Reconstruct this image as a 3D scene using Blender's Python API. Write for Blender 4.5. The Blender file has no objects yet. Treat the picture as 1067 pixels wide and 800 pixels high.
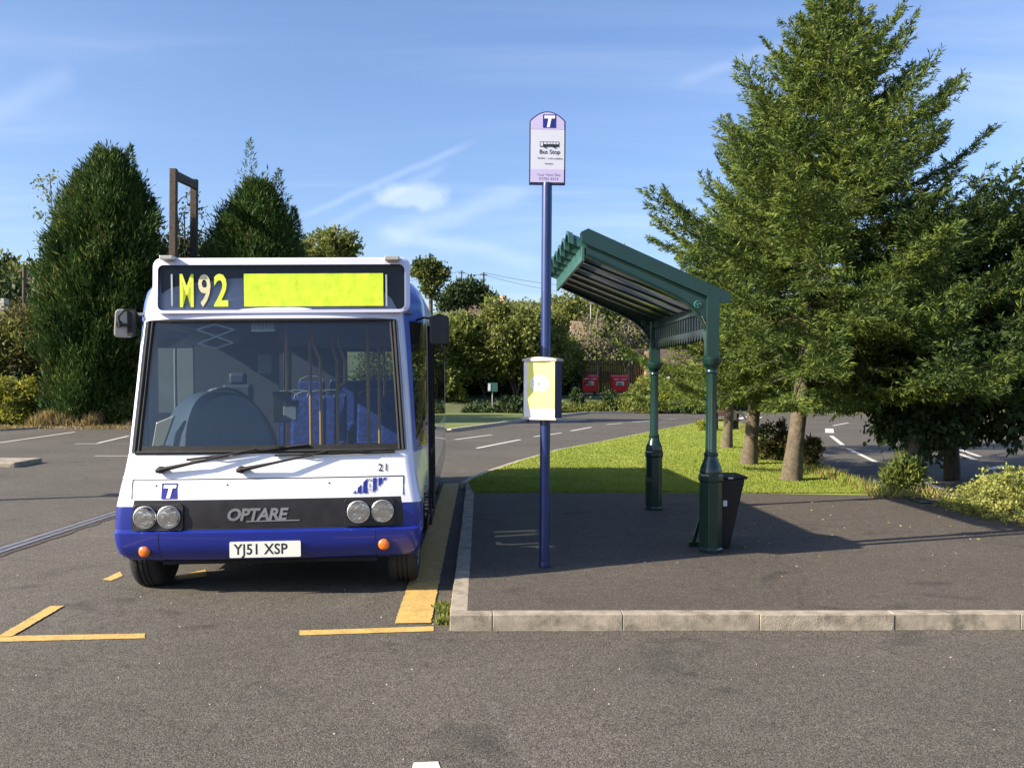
import bpy, bmesh, math, random
import numpy as np
from mathutils import Vector, Matrix
R = math.radians
random.seed(5); rng = np.random.default_rng(11)
scene = bpy.context.scene
col = scene.collection

# ------------------------------------------------------------ camera
F = 950.0; CAMH = 1.75
cam_d = bpy.data.cameras.new('camera'); cam = bpy.data.objects.new('camera', cam_d); col.objects.link(cam)
cam_d.sensor_width = 36; cam_d.lens = 36 * F / 1067; cam_d.clip_end = 4000; cam_d.clip_start = .05
CM = Matrix.Rotation(R(-2.02), 4, 'Z') @ Matrix.Rotation(R(90 - .18), 4, 'X') @ Matrix.Rotation(R(.42), 4, 'Z')
CM.translation = (0, 0, CAMH)
cam.matrix_world = CM; scene.camera = cam
CR = CM.to_3x3()
def ray(px, py): return CR @ Vector(((px - 533.5) / F, -(py - 400) / F, -1))
def G(px, py, z=0.0):
    d = ray(px, py); t = (z - CAMH) / d.z; return Vector((d.x * t, d.y * t, z))
def W(px, py, Y):
    d = ray(px, py); t = Y / d.y; return Vector((d.x * t, Y, CAMH + d.z * t))

# ------------------------------------------------------------ materials
def newmat(name):
    m = bpy.data.materials.new(name); m.use_nodes = True; n = m.node_tree.nodes; n.clear()
    return m, n, m.node_tree.links
def mat(name, c, rough=.6, metal=0., var=.12, scale=4., bump=0., bscale=60., coat=0., dirt=None, dscale=1.5, dthr=.55, spec=.5):
    m, n, l = newmat(name)
    out = n.new('ShaderNodeOutputMaterial'); p = n.new('ShaderNodeBsdfPrincipled'); l.new(p.outputs[0], out.inputs[0])
    tc = n.new('ShaderNodeTexCoord'); nz = n.new('ShaderNodeTexNoise'); nz.inputs['Scale'].default_value = scale; nz.inputs['Detail'].default_value = 6
    l.new(tc.outputs['Object'], nz.inputs['Vector'])
    cr = n.new('ShaderNodeValToRGB'); l.new(nz.outputs[0], cr.inputs[0])
    cr.color_ramp.elements[0].position = .3; cr.color_ramp.elements[1].position = .7
    cr.color_ramp.elements[0].color = tuple(x * (1 - var) for x in c) + (1,); cr.color_ramp.elements[1].color = tuple(min(1, x * (1 + var)) for x in c) + (1,)
    last = cr.outputs[0]
    if dirt:
        dz = n.new('ShaderNodeTexNoise'); dz.inputs['Scale'].default_value = dscale; dz.inputs['Detail'].default_value = 9; dz.inputs['Roughness'].default_value = .7
        l.new(tc.outputs['Object'], dz.inputs['Vector'])
        dr = n.new('ShaderNodeValToRGB'); dr.color_ramp.elements[0].position = dthr; dr.color_ramp.elements[1].position = dthr + .18
        l.new(dz.outputs[0], dr.inputs[0]); mx = n.new('ShaderNodeMix'); mx.data_type = 'RGBA'
        l.new(dr.outputs[0], mx.inputs[0]); l.new(last, mx.inputs[6]); mx.inputs[7].default_value = tuple(dirt) + (1,); last = mx.outputs[2]
    l.new(last, p.inputs['Base Color'])
    p.inputs['Roughness'].default_value = rough; p.inputs['Metallic'].default_value = metal
    p.inputs['Specular IOR Level'].default_value = spec
    p.inputs['Coat Weight'].default_value = coat; p.inputs['Coat Roughness'].default_value = .05
    if bump:
        bz = n.new('ShaderNodeTexNoise'); bz.inputs['Scale'].default_value = bscale; bz.inputs['Detail'].default_value = 4
        l.new(tc.outputs['Object'], bz.inputs['Vector'])
        b = n.new('ShaderNodeBump'); b.inputs['Strength'].default_value = bump; b.inputs['Distance'].default_value = .01
        l.new(bz.outputs[0], b.inputs['Height']); l.new(b.outputs[0], p.inputs['Normal'])
    return m
def leafmat(name, a, b, scale=1.2, trans=.3, hot=None):
    m, n, l = newmat(name)
    out = n.new('ShaderNodeOutputMaterial'); tc = n.new('ShaderNodeTexCoord')
    n1 = n.new('ShaderNodeTexNoise'); n1.inputs['Scale'].default_value = scale; n1.inputs['Detail'].default_value = 2
    n2 = n.new('ShaderNodeTexNoise'); n2.inputs['Scale'].default_value = scale * 14; n2.inputs['Detail'].default_value = 1
    for q in (n1, n2): l.new(tc.outputs['Object'], q.inputs['Vector'])
    ad = n.new('ShaderNodeMath'); ad.operation = 'ADD'; l.new(n1.outputs[0], ad.inputs[0]); l.new(n2.outputs[0], ad.inputs[1])
    hf = n.new('ShaderNodeMath'); hf.operation = 'MULTIPLY'; hf.inputs[1].default_value = .5; l.new(ad.outputs[0], hf.inputs[0])
    cr = n.new('ShaderNodeValToRGB'); l.new(hf.outputs[0], cr.inputs[0])
    cr.color_ramp.elements[0].position = .36; cr.color_ramp.elements[0].color = tuple(a) + (1,)
    cr.color_ramp.elements[1].position = .64; cr.color_ramp.elements[1].color = tuple(b) + (1,)
    if hot:
        e = cr.color_ramp.elements.new(.74); e.color = tuple(hot) + (1,)
    p = n.new('ShaderNodeBsdfPrincipled'); p.inputs['Roughness'].default_value = .62; p.inputs['Specular IOR Level'].default_value = .25
    l.new(cr.outputs[0], p.inputs['Base Color'])
    t = n.new('ShaderNodeBsdfTranslucent'); l.new(cr.outputs[0], t.inputs[0])
    mx = n.new('ShaderNodeMixShader'); mx.inputs[0].default_value = trans
    l.new(p.outputs[0], mx.inputs[1]); l.new(t.outputs[0], mx.inputs[2]); l.new(mx.outputs[0], out.inputs[0])
    return m
def glassmat(name, tint=(.85, .9, .92), refl=1.0, rough=.0, ior=1.5, film=0.0, filmc=(.1, .15, .2)):
    m, n, l = newmat(name)
    out = n.new('ShaderNodeOutputMaterial'); tr = n.new('ShaderNodeBsdfTransparent'); tr.inputs[0].default_value = tuple(tint) + (1,)
    gl = n.new('ShaderNodeBsdfGlossy'); gl.inputs['Roughness'].default_value = rough; gl.inputs['Color'].default_value = (refl, refl, refl, 1)
    fr = n.new('ShaderNodeFresnel'); fr.inputs[0].default_value = ior
    mx = n.new('ShaderNodeMixShader'); l.new(fr.outputs[0], mx.inputs[0]); l.new(tr.outputs[0], mx.inputs[1]); l.new(gl.outputs[0], mx.inputs[2])
    last = mx.outputs[0]
    if film:
        df = n.new('ShaderNodeBsdfDiffuse'); df.inputs[0].default_value = tuple(filmc) + (1,)
        m2 = n.new('ShaderNodeMixShader'); m2.inputs[0].default_value = film; l.new(last, m2.inputs[1]); l.new(df.outputs[0], m2.inputs[2]); last = m2.outputs[0]
    l.new(last, out.inputs[0]); return m
def groundmat(name, base, stone_lo, stone_hi, cell=95., patch=.25, bump=.6, patchcol=None, big=.35, cracks=False):
    m, n, l = newmat(name)
    out = n.new('ShaderNodeOutputMaterial'); p = n.new('ShaderNodeBsdfPrincipled'); l.new(p.outputs[0], out.inputs[0]); tc = n.new('ShaderNodeTexCoord')
    v = n.new('ShaderNodeTexVoronoi'); v.inputs['Scale'].default_value = cell; l.new(tc.outputs['Object'], v.inputs['Vector'])
    v2 = n.new('ShaderNodeTexVoronoi'); v2.inputs['Scale'].default_value = cell * .37; l.new(tc.outputs['Object'], v2.inputs['Vector'])
    sep = n.new('ShaderNodeSeparateColor'); l.new(v.outputs['Color'], sep.inputs[0])
    cr = n.new('ShaderNodeValToRGB'); l.new(sep.outputs[0], cr.inputs[0])
    E = cr.color_ramp.elements; E[0].position = 0; E[0].color = tuple(stone_lo) + (1,); E[1].position = .97; E[1].color = tuple(stone_hi) + (1,)
    e = E.new(.25); e.color = tuple(x * .8 for x in base) + (1,); e = E.new(.85); e.color = tuple(x * 1.25 for x in base) + (1,)
    dk = n.new('ShaderNodeValToRGB'); l.new(v.outputs['Distance'], dk.inputs[0]); dk.color_ramp.elements[0].position = .35; dk.color_ramp.elements[0].color = (1, 1, 1, 1)
    dk.color_ramp.elements[1].position = .8; dk.color_ramp.elements[1].color = (.3, .3, .3, 1)
    mu = n.new('ShaderNodeMix'); mu.data_type = 'RGBA'; mu.blend_type = 'MULTIPLY'; mu.inputs[0].default_value = .8; l.new(cr.outputs[0], mu.inputs[6]); l.new(dk.outputs[0], mu.inputs[7])
    nz = n.new('ShaderNodeTexNoise'); nz.inputs['Scale'].default_value = big; nz.inputs['Detail'].default_value = 8; nz.inputs['Roughness'].default_value = .62
    l.new(tc.outputs['Object'], nz.inputs['Vector'])
    pr = n.new('ShaderNodeValToRGB'); l.new(nz.outputs[0], pr.inputs[0]); pr.color_ramp.elements[0].position = .32; pr.color_ramp.elements[1].position = .68
    a = 1 - patch; b = 1 + patch
    pc = patchcol or (1, 1, 1)
    pr.color_ramp.elements[0].color = (a, a, a, 1); pr.color_ramp.elements[1].color = (b * pc[0], b * pc[1], b * pc[2], 1)
    mu2 = n.new('ShaderNodeMix'); mu2.data_type = 'RGBA'; mu2.blend_type = 'MULTIPLY'; mu2.inputs[0].default_value = 1; l.new(mu.outputs[2], mu2.inputs[6]); l.new(pr.outputs[0], mu2.inputs[7])
    # medium mottling
    n3 = n.new('ShaderNodeTexNoise'); n3.inputs['Scale'].default_value = 9; n3.inputs['Detail'].default_value = 6; n3.inputs['Roughness'].default_value = .75; l.new(tc.outputs['Object'], n3.inputs['Vector'])
    r3 = n.new('ShaderNodeValToRGB'); l.new(n3.outputs[0], r3.inputs[0]); r3.color_ramp.elements[0].position = .3; r3.color_ramp.elements[1].position = .7
    r3.color_ramp.elements[0].color = (.82, .82, .82, 1); r3.color_ramp.elements[1].color = (1.15, 1.15, 1.15, 1)
    mu3 = n.new('ShaderNodeMix'); mu3.data_type = 'RGBA'; mu3.blend_type = 'MULTIPLY'; mu3.inputs[0].default_value = 1; l.new(mu2.outputs[2], mu3.inputs[6]); l.new(r3.outputs[0], mu3.inputs[7])
    # oily blotches and worn pale areas, plus hairline cracks
    n4 = n.new('ShaderNodeTexNoise'); n4.inputs['Scale'].default_value = 1.3; n4.inputs['Detail'].default_value = 5; n4.inputs['Distortion'].default_value = 1.2; l.new(tc.outputs['Object'], n4.inputs['Vector'])
    r4 = n.new('ShaderNodeValToRGB'); l.new(n4.outputs[0], r4.inputs[0]); E4 = r4.color_ramp.elements; E4[0].position = .27; E4[0].color = (.66, .66, .68, 1); E4[1].position = .38; E4[1].color = (1, 1, 1, 1)
    e = E4.new(.62); e.color = (1, 1, 1, 1); e = E4.new(.78); e.color = (1.28, 1.26, 1.22, 1)
    mu4 = n.new('ShaderNodeMix'); mu4.data_type = 'RGBA'; mu4.blend_type = 'MULTIPLY'; mu4.inputs[0].default_value = 1; l.new(mu3.outputs[2], mu4.inputs[6]); l.new(r4.outputs[0], mu4.inputs[7])
    wv = n.new('ShaderNodeTexNoise'); wv.inputs['Scale'].default_value = 2.2; wv.inputs['Detail'].default_value = 5; l.new(tc.outputs['Object'], wv.inputs['Vector'])
    av = n.new('ShaderNodeMix'); av.data_type = 'VECTOR'; av.inputs[0].default_value = .35; l.new(tc.outputs['Object'], av.inputs[4]); l.new(wv.outputs['Color'], av.inputs[5])
    ck = n.new('ShaderNodeTexVoronoi'); ck.feature = 'DISTANCE_TO_EDGE'; ck.inputs['Scale'].default_value = .42; l.new(av.outputs[1], ck.inputs['Vector'])
    rc = n.new('ShaderNodeValToRGB'); l.new(ck.outputs['Distance'], rc.inputs[0]); rc.color_ramp.elements[0].position = .0; rc.color_ramp.elements[0].color = (.62, .60, .58, 1); rc.color_ramp.elements[1].position = .005; rc.color_ramp.elements[1].color = (1, 1, 1, 1)
    mu5 = n.new('ShaderNodeMix'); mu5.data_type = 'RGBA'; mu5.blend_type = 'MULTIPLY'; mu5.inputs[0].default_value = .55; l.new(mu4.outputs[2], mu5.inputs[6]); l.new(rc.outputs[0], mu5.inputs[7])
    l.new(mu5.outputs[2], p.inputs['Base Color']); p.inputs['Roughness'].default_value = .85; p.inputs['Specular IOR Level'].default_value = .3
    bu = n.new('ShaderNodeBump'); bu.inputs['Strength'].default_value = bump; bu.inputs['Distance'].default_value = .006; bu.invert = True
    l.new(v.outputs['Distance'], bu.inputs['Height'])
    l.new(bu.outputs[0], p.inputs['Normal'])
    return m

M = {}
M['asphalt'] = groundmat('asphalt', (.134, .119, .097), (.05, .045, .038), (.25, .225, .185), 150, .16, .45)
M['footpath'] = groundmat('footway asphalt', (.114, .096, .078), (.045, .038, .032), (.25, .22, .17), 160, .14, .45)
M['road_far'] = groundmat('smooth road asphalt', (.10, .093, .09), (.05, .05, .05), (.2, .19, .18), 120, .12, .3)
M['kerb'] = mat('kerb concrete', (.34, .29, .22), .85, var=.25, scale=9, bump=.6, bscale=120, dirt=(.15, .13, .10), dscale=6, dthr=.5)
M['kerbpale'] = mat('pale kerb', (.42, .37, .29), .85, var=.2, scale=5, dirt=(.2, .2, .1), dthr=.58)
M['grass'] = mat('turf', (.22, .27, .045), .8, var=.3, scale=1.5, bump=.3, bscale=60, dirt=(.27, .26, .07), dscale=.9, dthr=.55)
M['blade'] = leafmat('grass blade', (.22, .28, .04), (.32, .36, .07), .8, .35, (.38, .36, .11))
M['terrain'] = mat('rough field', (.075, .10, .03), .9, var=.4, scale=.25, bump=.5, bscale=5, dirt=(.14, .12, .06), dscale=.12, dthr=.5)
M['lawn'] = mat('far lawn', (.135, .165, .035), .85, var=.3, scale=.8)
M['soil'] = mat('planting soil', (.07, .05, .035), .95, var=.4, scale=6, bump=.6, bscale=40)
M['yellow'] = mat('road paint yellow', (.56, .36, .10), .75, var=.15, scale=8, bump=.3, bscale=90, dirt=(.16, .13, .09), dscale=38, dthr=.52)
M['whitep'] = mat('road paint white', (.6, .58, .53), .75, var=.1, scale=8, dirt=(.15, .14, .12), dscale=22, dthr=.55)
M['buswhite'] = mat('bus white paint', (.80, .80, .83), .28, var=.03, scale=1, coat=.6, dirt=(.58, .56, .53), dscale=2.6, dthr=.62)
M['busframe'] = mat('bus lilac white frame', (.70, .70, .86), .3, var=.03, coat=.5)
M['buspillar'] = mat('bus light blue paint', (.10, .17, .60), .3, var=.04, coat=.5)
M['busblue'] = mat('bus deep blue paint', (.008, .020, .215), .3, var=.1, coat=.6, dirt=(.015, .02, .09), dscale=4, dthr=.62)
M['black'] = mat('black plastic', (.012, .012, .014), .45, var=.3, scale=12, bump=.15)
M['matblack'] = mat('black rubber', (.014, .014, .014), .8, var=.3, scale=20)
M['grille'] = mat('black grille panel', (.013, .011, .014), .42, var=.5, scale=9, dirt=(.03, .026, .03), dscale=5, dthr=.6)
M['tyre'] = mat('tyre rubber', (.02, .02, .02), .85, var=.3, scale=10, bump=.3, bscale=40)
M['rim'] = mat('wheel rim steel', (.35, .35, .36), .5, .6)
M['under'] = mat('underbody', (.01, .01, .01), .9)
M['lamp_glass'] = glassmat('headlamp glass', (.95, .95, .95), 1, .03)
M['chrome'] = mat('lamp reflector', (.92, .92, .93), .10, 1., var=.05, scale=40, bump=.9, bscale=14)
M['amber'] = mat('amber indicator lens', (.75, .17, .02), .2, var=.15, coat=.6)
M['glass'] = glassmat('windscreen glass', (.60, .68, .72), .9, .0, 1.5, .05, (.14, .22, .36))
M['sideglass'] = glassmat('side window glass', (.62, .68, .66), .9)
M['blindglass'] = glassmat('destination glass', (.82, .84, .85), .6, .02, 1.4, .02, (.15, .2, .25))
M['blindback'] = mat('blind backing', (.028, .034, .042), .7)
M['lime'] = mat('lime destination blind', (.62, .80, .03), .6, var=.09, scale=14, bump=.45, bscale=12)
M['lime2'] = mat('lime destination letters', (.68, .78, .06), .6, var=.1, scale=20)
M['cream'] = mat('faded blind digit', (.72, .66, .38), .6, var=.1)
M['dash'] = mat('dashboard grey blue', (.17, .22, .25), .6, var=.1, bump=.2, bscale=120)
M['dash2'] = mat('dash side navy', (.04, .065, .12), .6)
M['interior'] = mat('bus interior grey', (.05, .06, .09), .7)
M['panelgrey'] = mat('cab partition grey', (.22, .25, .28), .6)
M['seat'] = mat('patterned blue seat cloth', (.02, .04, .24), .9, var=.7, scale=22, dirt=(.05, .09, .28), dscale=16, dthr=.6)
M['handrail'] = mat('yellow orange grab rail', (.72, .36, .05), .35, var=.05)
M['floor_in'] = mat('bus floor vinyl', (.06, .06, .075), .7)
M['ceiling_in'] = mat('bus ceiling', (.22, .23, .26), .7)
M['silver'] = mat('silver trim', (.55, .55, .55), .4, .7)
M['mirrorg'] = mat('mirror face', (.8, .82, .84), .04, 1., var=0)
M['mirrorshell'] = mat('pale mirror shell', (.45, .43, .38), .35, .3, var=.1)
M['plate'] = mat('number plate white', (.78, .77, .70), .4, var=.03)
M['ink'] = mat('black lettering', (.015, .015, .015), .5)
M['badge'] = mat('grey badge lettering', (.24, .24, .26), .35, .4)
M['logoblue'] = mat('logo navy', (.015, .02, .22), .4)
M['logowhite'] = mat('logo white', (.8, .8, .82), .4)
M['poleblue'] = mat('blue pole paint', (.010, .026, .12), .35, var=.15, scale=6, coat=.3, dirt=(.02, .04, .11), dscale=9, dthr=.6)
M['navy'] = mat('navy enamel', (.012, .016, .085), .4, var=.15)
M['signwhite'] = mat('sign face white', (.60, .62, .70), .45, var=.03)
M['signlilac'] = mat('sign face lilac', (.52, .46, .70), .45, var=.04)
M['signtext'] = mat('sign grey text', (.16, .16, .2), .5)
M['poster'] = mat('yellow poster paper', (.90, .88, .22), .6, var=.07, scale=7)
M['posterw'] = mat('poster white', (.86, .86, .82), .6)
M['capgrey'] = mat('aluminium cap', (.48, .45, .40), .5, .2)
M['green'] = mat('dark green gloss paint', (.004, .027, .019), .28, var=.15, scale=5, coat=.5, dirt=(.008, .024, .017), dscale=7, dthr=.6)
M['greenlite'] = mat('lit green fascia', (.03, .105, .085), .45, var=.2, scale=8, coat=.2)  # canopy edge's sunlit tone put into a lighter copy of the shelter green
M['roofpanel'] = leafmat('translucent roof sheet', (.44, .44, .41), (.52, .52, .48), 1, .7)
M['binblack'] = mat('bin black plastic', (.006, .007, .007), .5, bump=.2)
M['wood'] = mat('weathered timber', (.075, .055, .04), .85, var=.35, scale=9, bump=.6, bscale=30)
M['red'] = mat('red bin plastic', (.62, .025, .02), .45, var=.12)
M['redsign'] = mat('red sign', (.7, .03, .02), .4)
M['bark'] = mat('grey brown bark', (.135, .105, .072), .92, var=.5, scale=18, bump=1., bscale=22, dirt=(.06, .055, .035), dscale=9, dthr=.47)
M['barkdark'] = mat('dark bark', (.07, .055, .04), .9, var=.35, scale=14, bump=.8, bscale=35)
M['birch'] = mat('pale thin bark', (.22, .20, .17), .85, var=.3, scale=8)
M['needle'] = leafmat('spruce needle', (.04, .08, .02), (.135, .185, .036), 1.5, .26, (.22, .24, .06))
M['needle2'] = leafmat('light spruce needle', (.10, .155, .028), (.23, .275, .05), 1.5, .3, (.30, .33, .07))
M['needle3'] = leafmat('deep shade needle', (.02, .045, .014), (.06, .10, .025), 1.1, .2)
M['leyland'] = leafmat('leyland spray', (.025, .06, .012), (.065, .115, .022), .7, .2, (.10, .16, .035))
M['leaf_green'] = leafmat('mid green leaf', (.11, .145, .03), (.23, .25, .06), .35, .35, (.22, .24, .06))
M['leaf_olive'] = leafmat('olive leaf', (.125, .15, .04), (.25, .265, .075), .5, .35, (.28, .25, .09))
M['leaf_dark'] = leafmat('dark leaf', (.022, .042, .014), (.055, .085, .026), .5, .2)
M['leaf_gold'] = leafmat('golden leaf', (.22, .24, .03), (.45, .42, .06), 2, .35, (.55, .5, .12))
M['leaf_brown'] = leafmat('brown green hedge leaf', (.07, .06, .025), (.16, .13, .045), 1, .25, (.2, .15, .06))
M['leaf_plum'] = leafmat('dull purple leaf', (.10, .085, .06), (.24, .21, .13), 1, .25, (.2, .2, .1))
M['leaf_mound'] = leafmat('heather mound leaf', (.22, .27, .06), (.44, .43, .12), 2.5, .3, (.5, .3, .12))
M['drygrass'] = leafmat('dry grass', (.24, .18, .07), (.42, .32, .14), 1.5, .3)
M['brickp'] = mat('pink brick', (.34, .17, .11), .85, var=.2, scale=3)
M['brickt'] = mat('tan stone wall', (.38, .27, .18), .85, var=.25, scale=2)
M['rooft'] = mat('brown roof tile', (.085, .055, .045), .85, var=.2, scale=3)
M['render'] = mat('cream render', (.45, .43, .36), .85, var=.1)
M['panew'] = mat('dark window pane', (.03, .035, .04), .1, var=.1)
M['fence'] = mat('shade darkened timber fence', (.009, .008, .006), .95, var=.3, scale=3, spec=.05)  # tree shade over the boards is put into this near-black colour
M['galv'] = mat('galvanised steel', (.32, .32, .31), .5, .5)
M['drain'] = mat('drain channel steel', (.27, .27, .28), .45, .5, var=.2, scale=9)
M['rubble'] = mat('crumbled edge', (.07, .055, .045), .95, var=.5, scale=30, bump=1, bscale=60)
M['cable'] = mat('overhead cable', (.03, .03, .03), .7)

# ------------------------------------------------------------ mesh builder
class MB:
    def __init__(s, org=(0, 0, 0)): s.v = []; s.f = []; s.m = []; s.o = Vector(org)
    def quadlist(s, V, Fc, mi=0):
        b = len(s.v); s.v += [Vector(p) for p in V]; s.f += [tuple(b + i for i in f) for f in Fc]; s.m += [mi] * len(Fc); return s
    def box(s, x0, x1, y0, y1, z0, z1, mi=0, T=None):
        V = [(x, y, z) for z in (z0, z1) for y in (y0, y1) for x in (x0, x1)]
        if T is not None: V = [T @ Vector(p) for p in V]
        return s.quadlist(V, [(0, 2, 3, 1), (4, 5, 7, 6), (0, 1, 5, 4), (2, 6, 7, 3), (0, 4, 6, 2), (1, 3, 7, 5)], mi)
    def tube(s, pts, r, n=8, mi=0, caps=True):
        pts = [Vector(p) for p in pts]; rs = r if isinstance(r, (list, tuple)) else [r] * len(pts)
        V = []; Fc = []; up = Vector((0, 0, 1)); a = None
        for i, p in enumerate(pts):
            d = (pts[min(i + 1, len(pts) - 1)] - pts[max(i - 1, 0)]).normalized()
            if a is None: a = d.cross(up) if abs(d.z) < .95 else d.cross(Vector((1, 0, 0)))
            a = (a - d * a.dot(d)).normalized(); b = d.cross(a)
            for k in range(n):
                t = 2 * math.pi * k / n; V.append(p + (a * math.cos(t) + b * math.sin(t)) * rs[i])
        for i in range(len(pts) - 1):
            for k in range(n): Fc.append((i * n + k, i * n + (k + 1) % n, (i + 1) * n + (k + 1) % n, (i + 1) * n + k))
        if caps: Fc.append(tuple(reversed(range(n)))); Fc.append(tuple((len(pts) - 1) * n + k for k in range(n)))
        return s.quadlist(V, Fc, mi)
    def lathe(s, prof, c, n=24, mi=0, axis='Z', rot=0.):
        V = []; Fc = []; c = Vector(c)
        for (r, h) in prof:
            for k in range(n):
                t = 2 * math.pi * k / n + rot; a, b = r * math.cos(t), r * math.sin(t)
                V.append(c + Vector({'Z': (a, b, h), 'X': (h, a, b), 'Y': (a, h, b)}[axis]))
        for i in range(len(prof) - 1):
            for k in range(n):
                q = (i * n + k, i * n + (k + 1) % n, (i + 1) * n + (k + 1) % n, (i + 1) * n + k)
                Fc.append(q if axis != 'Y' else tuple(reversed(q)))
        Fc.append(tuple(range(n))); Fc.append(tuple((len(prof) - 1) * n + k for k in range(n)))
        return s.quadlist(V, Fc, mi)
    def prism(s, poly, d, mi=0):
        """poly: 3D points of one face, d: extrusion vector"""
        n = len(poly); P = [Vector(p) for p in poly]; d = Vector(d)
        V = P + [p + d for p in P]
        return s.quadlist(V, [tuple(range(n)), tuple(reversed(range(n, 2 * n)))] + [(i, i + n, (i + 1) % n + n, (i + 1) % n) for i in range(n)], mi)
    def text(s, txt, size, org, ux=(1, 0, 0), uz=(0, 0, 1), mi=0, shear=0, bold=0, sx=1., align='LEFT', space=1.):
        cu = bpy.data.curves.new('t', 'FONT'); cu.body = txt; cu.size = size; cu.offset = bold; cu.shear = shear; cu.align_x = align; cu.space_character = space
        cu.resolution_u = 3
        ob = bpy.data.objects.new('t', cu); col.objects.link(ob); dg = bpy.context.evaluated_depsgraph_get(); me = ob.evaluated_get(dg).to_mesh()
        ux = Vector(ux); uz = Vector(uz); org = Vector(org)
        V = [org + ux * v.co.x * sx + uz * v.co.y for v in me.vertices]; Fc = [tuple(p.vertices) for p in me.polygons]
        s.quadlist(V, Fc, mi); ob.evaluated_get(dg).to_mesh_clear(); bpy.data.objects.remove(ob); bpy.data.curves.remove(cu); return s
    def xform(s, T):
        s.v = [T @ p for p in s.v]; return s
    def build(s, name, mats, parent=None, smooth=None, bevel=0, fixn=True):
        me = bpy.data.meshes.new(name); me.from_pydata([tuple(p - s.o) for p in s.v], [], s.f)
        mats = mats if isinstance(mats, (list, tuple)) else [mats]
        for m in mats: me.materials.append(M[m] if isinstance(m, str) else m)
        for p, i in zip(me.polygons, s.m): p.material_index = i
        if fixn:
            bm = bmesh.new(); bm.from_mesh(me); bmesh.ops.recalc_face_normals(bm, faces=bm.faces); bm.to_mesh(me); bm.free()
        if smooth is not None:
            me.shade_smooth(); me.set_sharp_from_angle(angle=R(smooth))
        ob = bpy.data.objects.new(name, me); col.objects.link(ob)
        if parent is not None: ob.parent = parent
        else: ob.location = s.o
        if bevel:
            b = ob.modifiers.new('bevel', 'BEVEL'); b.width = bevel; b.segments = 2; b.limit_method = 'ANGLE'; b.angle_limit = R(40)
        return ob
def tag(o, label, cat, group=None):
    o['label'] = label; o['category'] = cat
    if group: o['group'] = group
    return o
def thing(name, label, cat, loc, rz=0, group=None):
    o = bpy.data.objects.new(name, None); col.objects.link(o); o.location = loc; o.rotation_euler = (0, 0, rz); o.empty_display_size = .2
    return tag(o, label, cat, group)
def struct(o, kind='structure'): o['kind'] = kind; return o
def npmesh(name, V, k, mats, parent=None, org=(0, 0, 0), mi=None):
    V = np.asarray(V, dtype=np.float32) - np.array(org, dtype=np.float32)
    n = len(V) // k; me = bpy.data.meshes.new(name)
    me.vertices.add(len(V)); me.vertices.foreach_set('co', V.ravel())
    me.loops.add(n * k); me.loops.foreach_set('vertex_index', np.arange(n * k, dtype=np.int32))
    me.polygons.add(n); me.polygons.foreach_set('loop_start', np.arange(0, n * k, k, dtype=np.int32)); me.polygons.foreach_set('loop_total', np.full(n, k, dtype=np.int32))
    mats = mats if isinstance(mats, (list, tuple)) else [mats]
    for m in mats: me.materials.append(M[m] if isinstance(m, str) else m)
    if mi is not None: me.polygons.foreach_set('material_index', np.asarray(mi, dtype=np.int32))
    me.update(calc_edges=True); me.validate()
    ob = bpy.data.objects.new(name, me); col.objects.link(ob)
    if parent is not None: ob.parent = parent
    else: ob.location = org
    return ob
def unit(a): return a / (np.linalg.norm(a, axis=-1, keepdims=True) + 1e-9)
def cards(C, D, L, Wd):
    N = len(C); D = unit(D); S = unit(np.cross(D, rng.normal(size=(N, 3))))
    L = np.broadcast_to(np.asarray(L, float).reshape(-1, 1), (N, 1)); Wd = np.broadcast_to(np.asarray(Wd, float).reshape(-1, 1), (N, 1))
    V = np.stack([C, C + D * L * .45 + S * Wd * .5, C + D * L, C + D * L * .45 - S * Wd * .5], 1)
    return V.reshape(-1, 3)
def jit(n, s=1.): return rng.normal(size=(n, 3)) * s

# ------------------------------------------------------------ foliage kinds
def blob_crown(lobes, nclump, per, cs, L, Wd, up=.2, inner=.45, droop=0.):
    """clumps scattered in the outer shell of several ellipsoid lobes"""
    lobes = np.array(lobes, float); vol = lobes[:, 3] * lobes[:, 4] + lobes[:, 4] * lobes[:, 5] + lobes[:, 3] * lobes[:, 5]
    idx = rng.choice(len(lobes), nclump, p=vol / vol.sum()); lb = lobes[idx]
    u = unit(jit(nclump)); r = inner + (1 - inner) * rng.random((nclump, 1)) ** .6; r *= 1 + .12 * rng.normal(size=(nclump, 1))
    c = lb[:, :3] + u * lb[:, 3:6] * r
    C = np.repeat(c, per, 0) + jit(nclump * per, cs) * np.array([1, 1, .75]); U = np.repeat(u, per, 0)
    D = U * .5 + jit(len(C), .7) + np.array([0, 0, up - droop])
    return cards(C, D, L * (.6 + .8 * rng.random(len(C))), Wd * (.7 + .6 * rng.random(len(C))))
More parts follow.
